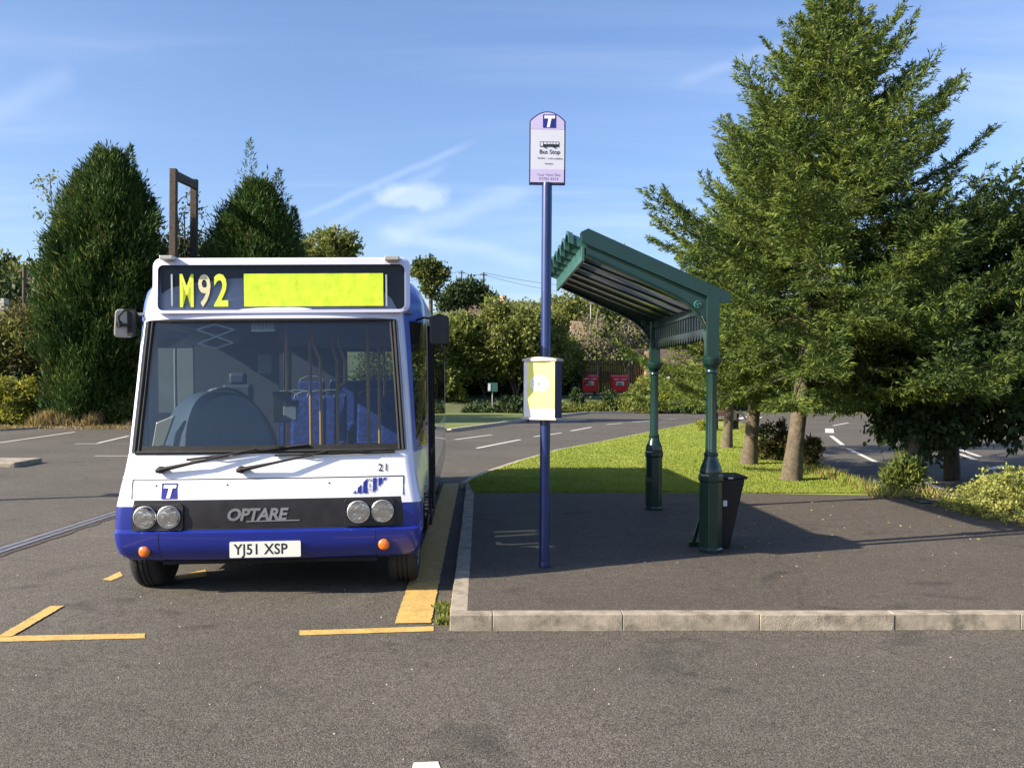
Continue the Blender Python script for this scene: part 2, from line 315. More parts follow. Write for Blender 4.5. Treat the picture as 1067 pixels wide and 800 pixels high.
def leyland_crown(c, H, rad, ncl, per, spires, L=.25, Wd=.048, z0=.2, shp=(.85, .97, 1, .93, .76, .46, .08)):
    hs = rng.random(ncl) ** .9
    th = rng.random(ncl) * 2 * np.pi
    def env(h): return rad * np.interp(h, [0, .08, .3, .55, .75, .9, 1], list(shp))
    lump = 1 + .15 * np.sin(3 * th + 5 * hs) + .14 * np.sin(7 * th - 13 * hs + 2) + .07 * np.sin(15 * hs + 4 * th) + .11 * rng.normal(size=ncl)
    r = env(hs) * lump * (.72 + .3 * rng.random(ncl))
    cc = np.stack([c[0] + r * np.cos(th), c[1] + r * np.sin(th), c[2] + z0 + hs * (H - z0)], 1)
    rad_u = np.stack([np.cos(th), np.sin(th), 0 * th], 1)
    C = np.repeat(cc, per, 0) + jit(ncl * per) * np.array([.16, .16, .24]); RU = np.repeat(rad_u, per, 0)
    D = RU * .55 + np.array([0, 0, .85]) + jit(len(C), .33)
    V = [cards(C, D, L * (.6 + .8 * rng.random(len(C))), Wd * (.7 + .6 * rng.random(len(C))))]
    # feathery shoots standing out of the outline
    ns = 260; h2 = rng.random(ns); t2 = rng.random(ns) * 6.283; r2 = env(h2) * (.95 + .12 * rng.random(ns)); S0 = np.stack([c[0] + r2 * np.cos(t2), c[1] + r2 * np.sin(t2), c[2] + z0 + h2 * (H - z0)], 1)
    SD = unit(np.stack([np.cos(t2) * .55, np.sin(t2) * .55, .9 + 0 * t2], 1) + jit(ns, .12)); m = 16; q = np.linspace(0, 1, m); SL = .35 + .45 * rng.random(ns)
    P = (S0[:, None, :] + SD[:, None, :] * (SL[:, None] * q)[:, :, None]).reshape(-1, 3); P = np.repeat(P, 2, 0); V.append(cards(P, np.repeat(SD, m * 2, 0) + jit(len(P), .4), .16, .035))
    for (sx, sz, sh, sr) in spires:
        n = 700; h = rng.random(n) ** 1.2; t = rng.random(n) * 6.28; rr = sr * (1 - h) * (.3 + .8 * rng.random(n))
        P = np.stack([c[0] + sx + rr * np.cos(t), c[1] + rr * np.sin(t), c[2] + sz + h * sh], 1)
        D = np.stack([np.cos(t) * .6, np.sin(t) * .6, .7 + 0 * t], 1) + jit(n, .3)
        V.append(cards(P, D, L * .7 * (.6 + .8 * rng.random(n)), Wd * .7))
    return np.concatenate(V)
def spruce(name, label, base, top, H, z0, rad, nw, seed, mts, trunk_r=.15, group=None, bark='bark', low=.0, envp=.75, xb=None, envf=None, clear_dir=None, dens=1.):
    """base, top: ground and tip points; whorls of upswept branches carrying flat side twigs of needle tufts"""
    rr = random.Random(seed); base = Vector(base); top = Vector(top)
    t = thing(name, label, 'tree', base, group=group)
    def axis(s): # s height fraction
        p = base.lerp(top, s); k = math.sin(min(1, s) * math.pi) * .10
        return Vector((p.x + k, p.y, p.z))
    mb = MB(base); N = 14
    mb.tube([axis(i / N) - Vector((0, 0, .06 if i == 0 else 0)) for i in range(N + 1)], [trunk_r * (1.3 if i == 0 else (1 - .93 * i / N)) for i in range(N + 1)], 12)
    mb.build('trunk', bark, t, smooth=60)
    Vs = []; Ms = []; br = MB(base); h = z0
    P0 = top.z - base.z
    i = 0
    while h < P0 * .985:
        f = (h - z0) / (P0 - z0)
        for k in range(5 if f < .85 else 4):
            az = rr.random() * 2 * math.pi
            env = rad * (1 - f) ** envp * (1.0 if f > .12 else .82 + 1.5 * f)
            if envf: env = envf(P0 - h)
            L = env * rr.uniform(.6, 1.08) + .10
            if rr.random() < .12: L *= 1.18
            if xb: L *= xb(az, f)
            st = axis(h / P0) + Vector((0, 0, rr.uniform(-.1, .1)))
            out = Vector((math.cos(az), math.sin(az), 0)); lat = Vector((-math.sin(az), math.cos(az), 0))
            rise = .05 + .75 * f ** 1.3; curl = .30 + .2 * rr.random() + low * (1 - f)
            sag = -.34 * (1 - f) - (.10 * (1 - f / .22) if f < .22 else 0)
            def bp(s): return st + out * (L * s) + Vector((0, 0, L * (sag * s * 1.1 + rise * s + curl * s * s * s)))
            ns = 5; pts = [bp(j / ns) for j in range(ns + 1)]
            br.tube(pts, [max(.004, (.006 + .0065 * L) * (1 - .9 * j / ns)) for j in range(ns + 1)], 4, caps=False)
            # side twigs
            nt = max(4, int(L / .075 * dens)); s = .16 + .84 * (np.arange(nt) + rng.random(nt)) / nt
            B = np.array([bp(x) for x in s]); T = np.array([(bp(min(1, x + .03)) - bp(x - .03)).normalized() for x in s])
            lt = np.array(lat)
            side = np.where(np.arange(nt) % 2 == 0, 1., -1.)[:, None]
            tl = (np.minimum(.34 * L, .62) * np.sqrt(np.clip(1.04 - s, 0, 1)) * (.6 + .6 * rng.random(nt)) + .09)
            TD = unit(T * .75 + side * lt * .9 + np.array([0, 0, -.05 - .12 * (1 - f)]) + jit(nt, .16))
            m = 7; q = (np.arange(m) + .3) / m
            C = B[:, None, :] + TD[:, None, :] * (tl[:, None] * q)[:, :, None] + np.array([0, 0, 1.]) * (tl[:, None] * .12 * q * q)[:, :, None]
            C = C.reshape(-1, 3); Dr = np.repeat(TD, m, 0)
            C = np.repeat(C, 5, 0) + jit(len(C) * 5, .013); Dr = np.repeat(Dr, 5, 0) + jit(len(C), .5)
            Vs.append(cards(C, Dr, .065 + .06 * rng.random(len(C)), .021))
            # leader needles
            nl = int(L / .04); s2 = rng.random(nl) * .85 + .18; C = np.array([bp(min(1.02, x)) for x in s2]); Dl = np.array(T[-1]) + jit(nl, .5)
            Vs.append(cards(C, Dl, .09, .022))
        h += (P0 / nw) * rr.uniform(.7, 1.3) * (1 - .35 * f)
    V = np.concatenate(Vs)
    # leader shoot
    br.tube([axis(.97), axis(1.0) + Vector((0, 0, .25))], [.012, .004], 4)
    br.build('branches', 'barkdark', t)
    n = len(V) // 4
    # choose tint in blocks of tufts
    mi = np.repeat(rng.random(n // 35 + 1) < .35, 35)[:n].astype(int)
    npmesh('crown', V, 4, list(mts), t, base, mi)
    return t
def leafy_tree(name, label, base, trunk_pts, tr, lobes, ncl, per, cs, L, Wd, mts, bark='bark', group=None, limbs=6, up=.2, droop=0., inner=.45, cat='tree'):
    base = Vector(base); t = thing(name, label, cat, base, group=group)
    mb = MB(base); mb.tube(trunk_pts, [tr * (1 - .6 * i / (len(trunk_pts) - 1)) for i in range(len(trunk_pts))], 9)
    tp = Vector(trunk_pts[-1]); t2 = Vector(trunk_pts[-2])
    for i in range(limbs):
        lb = lobes[i % len(lobes)]; e = Vector(lb[:3]) + Vector((random.uniform(-.6, .6) * lb[3], random.uniform(-.6, .6) * lb[4], random.uniform(-.2, .6) * lb[5]))
        s = t2.lerp(tp, random.random()); mb.tube([s, s.lerp(e, .5) + Vector((0, 0, .08 * lb[5])), e], [tr * .35, tr * .22, tr * .06], 5)
    mb.build('trunk', bark, t, smooth=60)
    V = blob_crown(lobes, ncl, per, cs, L, Wd, up, inner, droop)
    n = len(V) // 4; mts = mts if isinstance(mts, (list, tuple)) else [mts]
    mi = np.repeat(rng.random(n // per + 1) < .4, per)[:n].astype(int) if len(mts) > 1 else None
    npmesh('crown', V, 4, list(mts), t, base, mi)
    return t
def shrub(name, label, base, lobes, ncl, per, cs, L, Wd, mts, group=None, up=.3, inner=.5, cat='shrub', stems=5):
    base = Vector(base); t = thing(name, label, cat, base, group=group)
    mb = MB(base)
    for i in range(stems):
        lb = lobes[i % len(lobes)]; e = Vector(lb[:3]) + Vector((random.uniform(-.5, .5) * lb[3], random.uniform(-.5, .5) * lb[4], random.uniform(0, .5) * lb[5]))
        s = base + Vector((random.uniform(-.1, .1), random.uniform(-.1, .1), -.02)); mb.tube([s, s.lerp(e, .5), e], [.03 * lb[5] + .008, .02 * lb[5] + .006, .004], 5)
    mb.build('stem', 'barkdark', t)
    V = blob_crown(lobes, ncl, per, cs, L, Wd, up, inner)
    lo = base.z; V[:, 2] = np.maximum(V[:, 2], lo - .01)
    n = len(V) // 4; mts = mts if isinstance(mts, (list, tuple)) else [mts]
    mi = np.repeat(rng.random(n // per + 1) < .4, per)[:n].astype(int) if len(mts) > 1 else None
    npmesh('foliage', V, 4, list(mts), t, base, mi)
    return t
KH, KP, KG = .112, .104, .107
# ============================================================ SETTING
def sm(a, b, x):
    t = np.clip((x - a) / (b - a), 0, 1); return t * t * (3 - 2 * t)
def TZ(x, y):
    x = np.asarray(x, float); y = np.asarray(y, float)
    z = -.07 + sm(49.5, 60, y) * .9 * sm(-14, -4, x)
    z = z + sm(70, 175, y) * 15 * sm(-60, 10, x) + sm(60, 230, y) * 9 * (1 - sm(-60, 10, x)) + sm(200, 900, y) * 6
    z = z + .5 * sm(60, 120, y) * np.sin(x * .05 + 1) + sm(120, 400, y) * 2 * np.sin(x * .013 + y * .01)
    return z
xs = np.concatenate([np.linspace(-900, -80, 18), np.linspace(-70, 70, 57), np.linspace(80, 900, 18)])
ys = np.concatenate([np.linspace(-250, 28, 12), np.linspace(31, 120, 61), np.linspace(124, 260, 24), np.linspace(275, 1500, 26)])
X_, Y_ = np.meshgrid(xs, ys); Z_ = TZ(X_, Y_)
V = np.stack([X_.ravel(), Y_.ravel(), Z_.ravel()], 1).tolist(); nx = len(xs)
Fc = [(j * nx + i, j * nx + i + 1, (j + 1) * nx + i + 1, (j + 1) * nx + i) for j in range(len(ys) - 1) for i in range(nx - 1)]
struct(MB().quadlist(V, Fc).build('ground', 'terrain', smooth=80))
def sheet(name, pts, z, m, kind='structure', thick=0.):
    mb = MB(); P = [Vector((p[0], p[1], z)) for p in pts]
    if thick: mb.prism(P, (0, 0, -thick))
    else: mb.quadlist(P, [tuple(range(len(P)))])
    o = mb.build(name, m, fixn=bool(thick)); struct(o, kind)
    if not thick and o.data.polygons[0].normal.z < 0: o.data.flip_normals()
    return o
# one asphalt sheet: car park, bus stand and roads
pl = [(-60, -14), (60, -14), (60, 40), (30, 44), tuple(G(1067, 437)[:2]), tuple(G(1000, 431.5)[:2]), tuple(G(860, 430)[:2]), tuple(G(740, 430)[:2]), tuple(G(612, 431)[:2]),
      tuple(G(585, 434)[:2]), tuple(G(560, 437)[:2]), tuple(G(520, 443)[:2]), tuple(G(470, 450)[:2]), tuple(G(440, 452)[:2]), (-5, 31.5), (-8.5, 32), tuple(G(180, 446)[:2]), tuple(G(135, 446)[:2]), tuple(G(50, 446)[:2]), tuple(G(0, 449)[:2]), (-60, 33)]
sheet('road', pl, 0, 'asphalt')
# verge kerb along the far side
def ribbon(name, P, w, z0, z1, m, side=1, joints=None, kind='structure'):
    mb = MB(); P = [Vector((p[0], p[1], 0)) for p in P]; n = len(P); off = []
    for i in range(n):
        d = (P[min(i + 1, n - 1)] - P[max(i - 1, 0)]).normalized(); off.append(P[i] + Vector((-d.y, d.x, 0)) * w * side)
    for i in range(n - 1):
        a, b, c, d = P[i], P[i + 1], off[i + 1], off[i]
        mb.prism([(q.x, q.y, z1) for q in (a, b, c, d)], (0, 0, z0 - z1))
    return struct(mb.build(name, m), kind)
ribbon('far_kerb', [G(470, 450), G(520, 443), G(560, 437), G(585, 434), G(612, 431), G(740, 430), G(860, 430), G(1000, 431.5), G(1067, 437), (30, 44), (60, 40)], .15, -.05, .11, 'kerbpale', 1)
ribbon('car_park_kerb', [(-60, 33), G(0, 449), G(50, 446), G(135, 446), G(180, 446), (-8.5, 32), (-5, 31.5), G(440, 452), G(470, 450)], .12, -.05, .06, 'kerb', 1)
# far lawn wedge behind the left road, its front follows the kerb
sheet('verge_lawn', [G(471, 449.5), G(521, 442.5), G(561, 436.5), G(586, 433.6), G(560, 432.5), G(520, 431.5), G(440, 432), (-6, 33), (-3, 32)], .07, 'lawn')
# upper service lane behind it, level with the bins
def onhill(px0, Y, dz=0):
    p = W(px0, 400, Y); return Vector((p.x, Y, float(TZ(p.x, Y)) + dz))
mb = MB()
q = [(x, y) for x in np.linspace(-12, 16, 15) for y in (61.5, 68)]
Vq = [(x, y, float(TZ(x, y)) + .04) for x, y in q]
mb.quadlist(Vq, [(2 * i, 2 * i + 2, 2 * i + 3, 2 * i + 1) for i in range(14)]); struct(mb.build('upper_lane', 'road_far'))
# footpath island
KX = -.2; KY = G(600, 657).y
gb = G(500, 512.5, KH).y
LE = [G(x, y, .095) for x, y in [(488, 503), (497, 497.5), (510, 492), (545, 480), (585, 468.5), (625, 461), (672, 451.5), (715, 443), (737, 439.5)]]
RE = [G(x, y, .095) for x, y in [(748, 438.5), (762, 441), (778, 449), (800, 463), (832, 481), (850, 491), (880, 503), (912, 515)]]
path = [(KX + .125, KY + .125), (24, KY + .125), (24, 9.0), (7.0, 9.0), tuple(G(1067, 549, KH)[:2]), tuple(G(1010, 534, KH)[:2]), tuple(G(975, 526, KH)[:2]), tuple(G(940, 518, KH)[:2]), tuple(G(912, 515.5, KH)[:2]),
        tuple(G(800, 513.5, KH)[:2]), tuple(G(650, 513, KH)[:2]), (KX + .125, gb)]
sheet('footpath', path, KP, 'footpath', thick=.10)
isl = [(KX + .12, gb + .003)] + [tuple(p[:2]) for p in LE] + [tuple(p[:2]) for p in RE] + [tuple(G(912, 515.3, KH)[:2]), tuple(G(800, 513.3, KH)[:2]), tuple(G(650, 512.8, KH)[:2])]
sheet('grass_island', isl, KG, 'grass', thick=.10)
# front kerb of the footpath: separate concrete blocks with open joints
mb = MB()
kx = [G(x, 655).x for x in (470, 513, 648, 790, 930)]
st = kx[2] - kx[1]; kx = kx + [kx[-1] + st * i for i in range(1, 22)]
for a, b in zip(kx[:-1], kx[1:]):
    e = random.uniform(-.003, .003)
    mb.box((KX if a == kx[0] else a) + .002, b - .002, KY + e, KY + .125, -.05, KH + random.uniform(-.003, .003))
y = KY + .125
while y < LE[0].y - .3:
    mb.box(KX + random.uniform(-.003, .003), KX + .125, y + .005, y + .9, -.05, KG + random.uniform(-.003, .003)); y += .907
mb.box(KX, KX + .125, y + .005, LE[0].y, -.05, KG)
o = struct(mb.build('kerb', 'kerb', bevel=.005))
ribbon('grass_edging', [(KX + .02, LE[0].y + .0)] + [tuple(p[:2]) for p in LE[1:]], .13, -.04, .098, 'kerbpale', 1)
ribbon('planting_edging', [tuple(p[:2]) for p in RE], .10, -.04, .098, 'kerb', 1)
# mortar strip at joints (dark) below block tops
struct(MB().box(KX + .02, kx[-1], KY + .012, KY + .13, -.04, .09).build('kerb_bed', 'soil'))
# planting bed right
bed = [tuple(G(975, 525.6, KH)[:2]), tuple(G(1010, 534, KH)[:2]), tuple(G(1067, 549, KH)[:2]), (7.0, 9.0), (24, 9.0), (24, 12.6), (10.5, 12.9), (8.2, 13.3), tuple(G(912, 514.6, KH)[:2]), tuple(G(940, 517.8, KH)[:2])]
sheet('planting_bed', bed, .10, 'soil', thick=.09)

# road paint (4 mm above the asphalt)
def paint(name, px, m='whitep', z=.004):
    P = [G(x, y, z) for x, y in px]; Q = []
    for a, b in zip(P, P[1:] + P[:1]):
        k = max(1, int((b - a).length / .03))
        for i in range(k):
            q = a.lerp(b, i / k); Q.append(q + Vector((random.uniform(-.003, .003), random.uniform(-.003, .003), 0)))
    return sheet(name, Q, z, m)
def dash(name, a, b, w=.10, m='whitep'):
    A = G(*a); B = G(*b); d = (B - A).normalized(); s = Vector((-d.y, d.x, 0)) * w / 2
    return sheet(name, [A + s, B + s, B - s, A - s], .004, m)
paint('road_marking', [(-40, 663), (151, 659.5), (151, 664.5), (-40, 669)], 'yellow')
paint('road_marking', [(52, 631), (67, 630.5), (12, 662.6), (-3, 662.9)], 'yellow', .008)
paint('road_marking', [(107, 603.5), (125, 595), (128, 599.5), (116, 604.5)], 'yellow')
paint('road_marking', [(182, 601.5), (196, 597), (214, 593), (216, 600), (186, 604)], 'yellow')
paint('road_marking', [(312, 656.5), (452, 652), (452, 657), (312, 661.5)], 'yellow')
ya_ = G(430, 650).y
sheet('road_marking', [(-.60 + random.uniform(-.004, .004), y) for y in np.arange(ya_, 15.5, .035)] + [(-.34 + random.uniform(-.004, .004), y) for y in np.arange(15.5, ya_, -.035)], .008, 'yellow')
paint('road_marking', [(428, 806), (431, 793.5), (457, 793), (462, 806)], 'whitep')
for a, b, w in [((868, 443.5), (884, 440.5), .12), ((864.5, 451), (864, 446.5), .3), ((866, 454), (878, 463.5), .13), ((884, 467.5), (912, 481), .12), ((954, 499), (982, 510), .12),
                ((999, 472.7), (1017, 479), .12), ((1000, 468.4), (1021, 475.6), .12), ((1030, 489), (1049, 485), .2), ((769, 436.5), (781, 433.8), .35), ((783, 438), (793, 434.6), .2),
                ((474, 458), (512.5, 453), KH), ((496.5, 467), (542, 458), .12), ((556, 455), (585, 451), .12), ((595, 449), (616, 445), .12), ((632, 442.4), (648, 441), .12), ((659, 439.7), (678, 438.6), .12),
                ((690, 437.2), (705, 436.4), KH), ((-20, 464), (78, 450), .10), ((78, 462.4), (103, 462.2), .10), ((102, 461.6), (134, 454.2), .10), ((99, 475), (140, 475), .09), ((610, 437), (585, 438.2), .3)]:
    dash('road_marking', a, b, w)
# sealed tar joint and drainage channel on the stand
A0, A1 = G(-30, 584), G(118, 536); dd = (A1 - A0).normalized(); sd = Vector((-dd.y, dd.x, 0)); A2 = A1 + dd * 6
ch = thing('drainage_channel', 'long grey steel drainage channel sunk into the broken tarmac beside the bus', 'drain', A0)
mb = MB(A0)
for k in range(26):
    s0 = A0 + dd * (k * .5); s1 = A0 + dd * (k * .5 + .488)
    for o_ in (-.05, .05):
        mb.prism([(p.x, p.y, .014) for p in (s0 + sd * (o_ - .034), s1 + sd * (o_ - .034), s1 + sd * (o_ + .034), s0 + sd * (o_ + .034))], (0, 0, -.02))
mb.build('grating', 'drain', ch)
mb = MB(A0); n = 60; L = 13.
for sgn in (-1, 1):
    pr = None
    for k in range(n + 1):
        c = A0 + dd * (L * k / n); a = c + sd * sgn * .088; b = c + sd * sgn * (.13 + .07 * random.random())
        if pr: mb.quadlist([(pr[0].x, pr[0].y, .006), (a.x, a.y, .006), (b.x, b.y, .006), (pr[1].x, pr[1].y, .006)], [(0, 1, 2, 3)])
        pr = (a, b)
mb.quadlist([(p.x, p.y, .007) for p in (A0 + sd * .014, A0 + dd * L + sd * .014, A0 + dd * L - sd * .014, A0 - sd * .014)], [(0, 1, 2, 3)])
mb.build('broken_edge', 'rubble', ch)
# low kerbed island stub at the left edge
c = G(-2, 487)
struct(MB(c).box(-2.6 + c.x, c.x + .33, c.y, c.y + 1.1, -.02, .1).build('traffic_island', 'kerb', bevel=.03))

# island turf blades (nobody could count them)
def inpoly(P, x, y):
    r = np.zeros(len(x), bool); n = len(P)
    for i in range(n):
        x0, y0 = P[i][:2]; x1, y1 = P[(i + 1) % n][:2]
        c_ = ((y0 > y) != (y1 > y)) & (x < (x1 - x0) * (y - y0) / ((y1 - y0) + 1e-12) + x0); r ^= c_
    return r
N = 260000
xx = rng.uniform(-.2, 9, N); yy = gb + (36 - gb) * rng.random(N) ** 1.9
k = inpoly(isl, xx, yy); xx, yy = xx[k], yy[k]
C = np.stack([xx, yy, np.full(len(xx), KG - .002)], 1); D = jit(len(C), .45) + np.array([0, 0, 1.])
D[:, 2] = np.abs(D[:, 2]) + .3
Lb = (.012 + .018 * rng.random(len(C))) * (1 + yy * .02)
o = npmesh('grass', cards(C, D, Lb, .008 * (1 + yy * .05)), 4, 'blade'); o['kind'] = 'stuff'
# longer fringe of grass along the right hand edge of the island
pts = []
for a, b in zip(RE[:-1], RE[1:]):
    n_ = int((b - a).length * 260); t_ = rng.random((n_, 1)); pts.append(np.array(a) * (1 - t_) + np.array(b) * t_ + jit(n_, .12) * np.array([1, 1, 0]))
C = np.concatenate(pts); C[:, 2] = .095; D = jit(len(C), .35) + np.array([0, 0, 1.])
o = npmesh('long_grass', cards(C, D, .08 + .12 * rng.random(len(C)), .014), 4, ['blade', 'drygrass'], mi=(rng.random(len(C)) < .35).astype(int)); o['kind'] = 'stuff'

# ============================================================ BUS STOP SIGN
pb = G(567, 589.5, KH); PY = pb.y
sp = thing('bus_stop_sign', 'tall blue pole with a pale round-topped bus stop flag on the footpath', 'bus stop', pb)
ztop = W(571, 193, PY).z; fz1 = W(571, 117, PY).z; hw = (W(590.5, 160, PY).x - W(553, 160, PY).x) / 2
mb = MB(pb); mb.lathe([(.045, -.02), (.045, ztop - KH - .02), (.04, ztop - KH + .02)], pb, 20)
mb.build('pole', 'poleblue', sp, smooth=50)
mb = MB(pb); mb.lathe([(.048, 0), (.048, .04), (.046, .045)], pb + Vector((0, 0, -.005)), 20); mb.build('pole_collar', 'navy', sp, smooth=40)
def arch(hw_, z0, z1, rise, n=14):
    P = [(-hw_, z0), (hw_, z0), (hw_, z1 - rise)]
    for i in range(1, n): a = i / n; x = hw_ * (1 - 2 * a); P.append((x, z1 - rise * (x / hw_) ** 2))
    P.append((-hw_, z1 - rise)); return P
fy = pb.y - .022; fx = pb.x
mb = MB(pb); mb.prism([(fx + x, fy, z) for x, z in arch(hw, ztop, fz1, .085)], (0, .035, 0)); fr = mb.build('flag_frame', 'navy', sp, bevel=.003)
mb = MB(pb); mb.prism([(fx + x, fy - .003, z) for x, z in arch(hw - .011, ztop + .018, fz1 - .011, .08)], (0, .004, 0)); fl = mb.build('flag_face', 'signwhite', sp)
ys_ = fy - .0040
def fp(px, py): p = W(px, py, ys_); return p.x - fx, p.z
# lilac head and foot bands
bandz = fp(571, 135)[1]; A_ = [(x, z) for x, z in arch(hw - .013, bandz, fz1 - .013, .075)]
mb = MB(pb); mb.quadlist([(fx + x, ys_, z) for x, z in A_], [tuple(range(len(A_)))])
z2 = fp(571, 176.5)[1]; mb.quadlist([(fx - hw + .013, ys_, ztop + .02), (fx + hw - .013, ys_, ztop + .02), (fx + hw - .013, ys_, z2), (fx - hw + .013, ys_, z2)], [(0, 1, 2, 3)])
mb.build('flag_band', 'signlilac', sp)
mb = MB(pb)
def rect(m_, x0, x1, z0, z1, y, mi=0): m_.quadlist([(x0, y, z0), (x1, y, z0), (x1, y, z1), (x0, y, z1)], [(0, 1, 2, 3)], mi)
x0, zt = fp(565.8, 119.5); x1, zb = fp(579.2, 133.5)
def tlogo(m_, x0, x1, z0, z1, y, org=0):
    w = x1 - x0; h = z1 - z0
    rect(m_, x0, x1, z0, z1, y, 0)
    m_.quadlist([(x0 + w * .10, y - .0012, z0 + h * .70), (x0 + w * .90, y - .0012, z0 + h * .70), (x0 + w * .94, y - .0012, z0 + h * .92), (x0 + w * KH, y - .0012, z0 + h * .92)], [(0, 1, 2, 3)], 1)
    m_.quadlist([(x0 + w * .30, y - .0012, z0 + h * .03), (x0 + w * .52, y - .0012, z0 + h * .03), (x0 + w * .66, y - .0012, z0 + h * .705), (x0 + w * .42, y - .0012, z0 + h * .705)], [(0, 1, 2, 3)], 1)
tlogo(mb, fx + x0, fx + x1, zb, zt, ys_ - .002); mb.build('transport_logo', ['logoblue', 'logowhite'], sp, fixn=False)
mb = MB(pb)
bx0, bz1 = fp(562.6, 147.6); bx1, bz0 = fp(582.6, 153.4); bw = bx1 - bx0; bh = bz1 - bz0; Y2 = ys_ - .001
def br_(u0, u1, v0, v1, mi=0, dy=0.): rect(mb, fx + bx0 + bw * u0, fx + bx0 + bw * u1, bz0 + bh * v0, bz0 + bh * v1, Y2 - dy, mi)
br_(0, 1, 0, 1); br_(.03, .16, .15, .88, 1, .002); br_(.2, .97, .5, .88, 1, .002)
for u in (.36, .52, .66, .82): br_(u, u + .02, .5, .88, 0, .003)
for u in (.25, .74): mb.lathe([(bw * .055, 0), (bw * .055, -.004)], (fx + bx0 + bw * u, Y2, bz0), 12, 0, 'Y')
mb.build('bus_pictogram', ['ink', 'signwhite'], sp, fixn=False)
mb = MB(pb)
def st_(t, px, py, size, mi=0, **k):
    x, z = fp(px, py); mb.text(t, size, (fx + x, ys_ - .0006, z), mi=mi, **k)
st_('Bus Stop', 572.8, 160.4, .052, align='CENTER', bold=.0006)
mb.build('stop_lettering', 'ink', sp, fixn=False)
mb = MB(pb)
for (a, b, py) in [(560, 568.5, 165), (570.5, 576, 165.4), (577, 586, 165.6), (567.5, 576.5, 170.8)]:
    xa, za = fp(a, py); xb_, _ = fp(b, py); u = xa
    while u < xb_ - .004: # row of tiny unreadable characters
        wd = random.uniform(.004, .007); rect(mb, fx + u, fx + u + wd, za - .004, za + random.uniform(.004, .009), ys_ - .0010); u += wd + .003
st_('Your Next Bus', 571.6, 183.6, .034, align='CENTER'); st_('07785 8254', 571.6, 188, .036, align='CENTER')
mb.build('small_print', 'signtext', sp, fixn=False)
# timetable case clamped to the pole
tc0 = W(545.5, 437, PY); tc1 = W(577.5, 374, PY); tz0, tz1 = tc0.z, W(561, 374, PY).z; tw = (tc1.x - tc0.x)
cx = (W(545, 400, PY).x + W(585.5, 400, PY).x) / 2
T = Matrix.Translation((cx + .005, PY - .005, 0)) @ Matrix.Rotation(R(-30), 4, 'Z')
def tb(x0, x1, y0, y1, z0, z1, mi=0, m_=None): (m_ or mb).box(x0, x1, y0, y1, z0, z1, mi, T)
hwid = tw / 2 + .035
mb = MB(pb); tb(-hwid + .008, hwid - .008, -.075, .055, tz0 + .02, tz1 - .02); tcs = mb.build('timetable_case', 'navy', sp, bevel=.006)
for (za, zb_, nm) in ((tz1 - .022, tz1 + .0, 'top'), (tz0, tz0 + .02, 'bottom')):
    mb = MB(pb)
    P = [(-hwid, -.085)] + [(-hwid + 2 * hwid * i / 8, -.085 - .018 * math.sin(math.pi * i / 8)) for i in range(1, 8)] + [(hwid, -.085), (hwid, .065), (-hwid, .065)]
    mb.prism([T @ Vector((x, y, za)) for x, y in P], (0, 0, zb_ - za))
    if nm == 'top': mb.prism([T @ Vector((x * .999, y, z)) for x, y, z in [(-hwid, -.09, zb_ + .0005), (-hwid * .5, -.09, zb_ + .012), (0, -.09, zb_ + .017), (hwid * .5, -.09, zb_ + .012), (hwid, -.09, zb_ + .0005)]], T.to_3x3() @ Vector((0, .145, 0)))
    mb.build('case_cap', 'capgrey', tcs, bevel=.003)
mb = MB(pb); tb(-hwid + .018, hwid - .018, -.079, -.074, tz0 + .022, tz1 - .024); tb(-hwid + .052, hwid - .020, -.081, -.078, tz0 + .10, tz1 - .028, 1)
zc = W(560, 400, PY).z
mb.lathe([(.082, 0), (.078, -.002)], (0, 0, 0), 20, 0, 'Y')
n_ = 20 * 2; 
for i in range(len(mb.v) - n_, len(mb.v)): 
    p = mb.v[i]; mb.v[i] = T @ Vector((p.x * 1.15 + .005, -.0815 + p.y, zc + .005 + p.z * .9))
mb.prism([T @ Vector((x, -.0845, zc + z)) for x, z in [(-.05, .002), (-.005, .003), (-.005, .010), (.018, -.001), (-.005, -.008), (-.005, -.003), (-.05, -.002)]], (0, .001, 0), 2)
mb.build('timetable_poster', ['posterw', 'poster', 'redsign'], tcs, fixn=False)
mb = MB(pb)
for z in (tz0 + .12, tz1 - .12): mb.lathe([(.05, 0), (.052, .01), (.05, .03)], (pb.x, pb.y, z), 16)
tb(-hwid + .03, -hwid + .05, -.06, -.03, tz0 - .025, tz0)
mb.build('clamp', 'black', tcs)

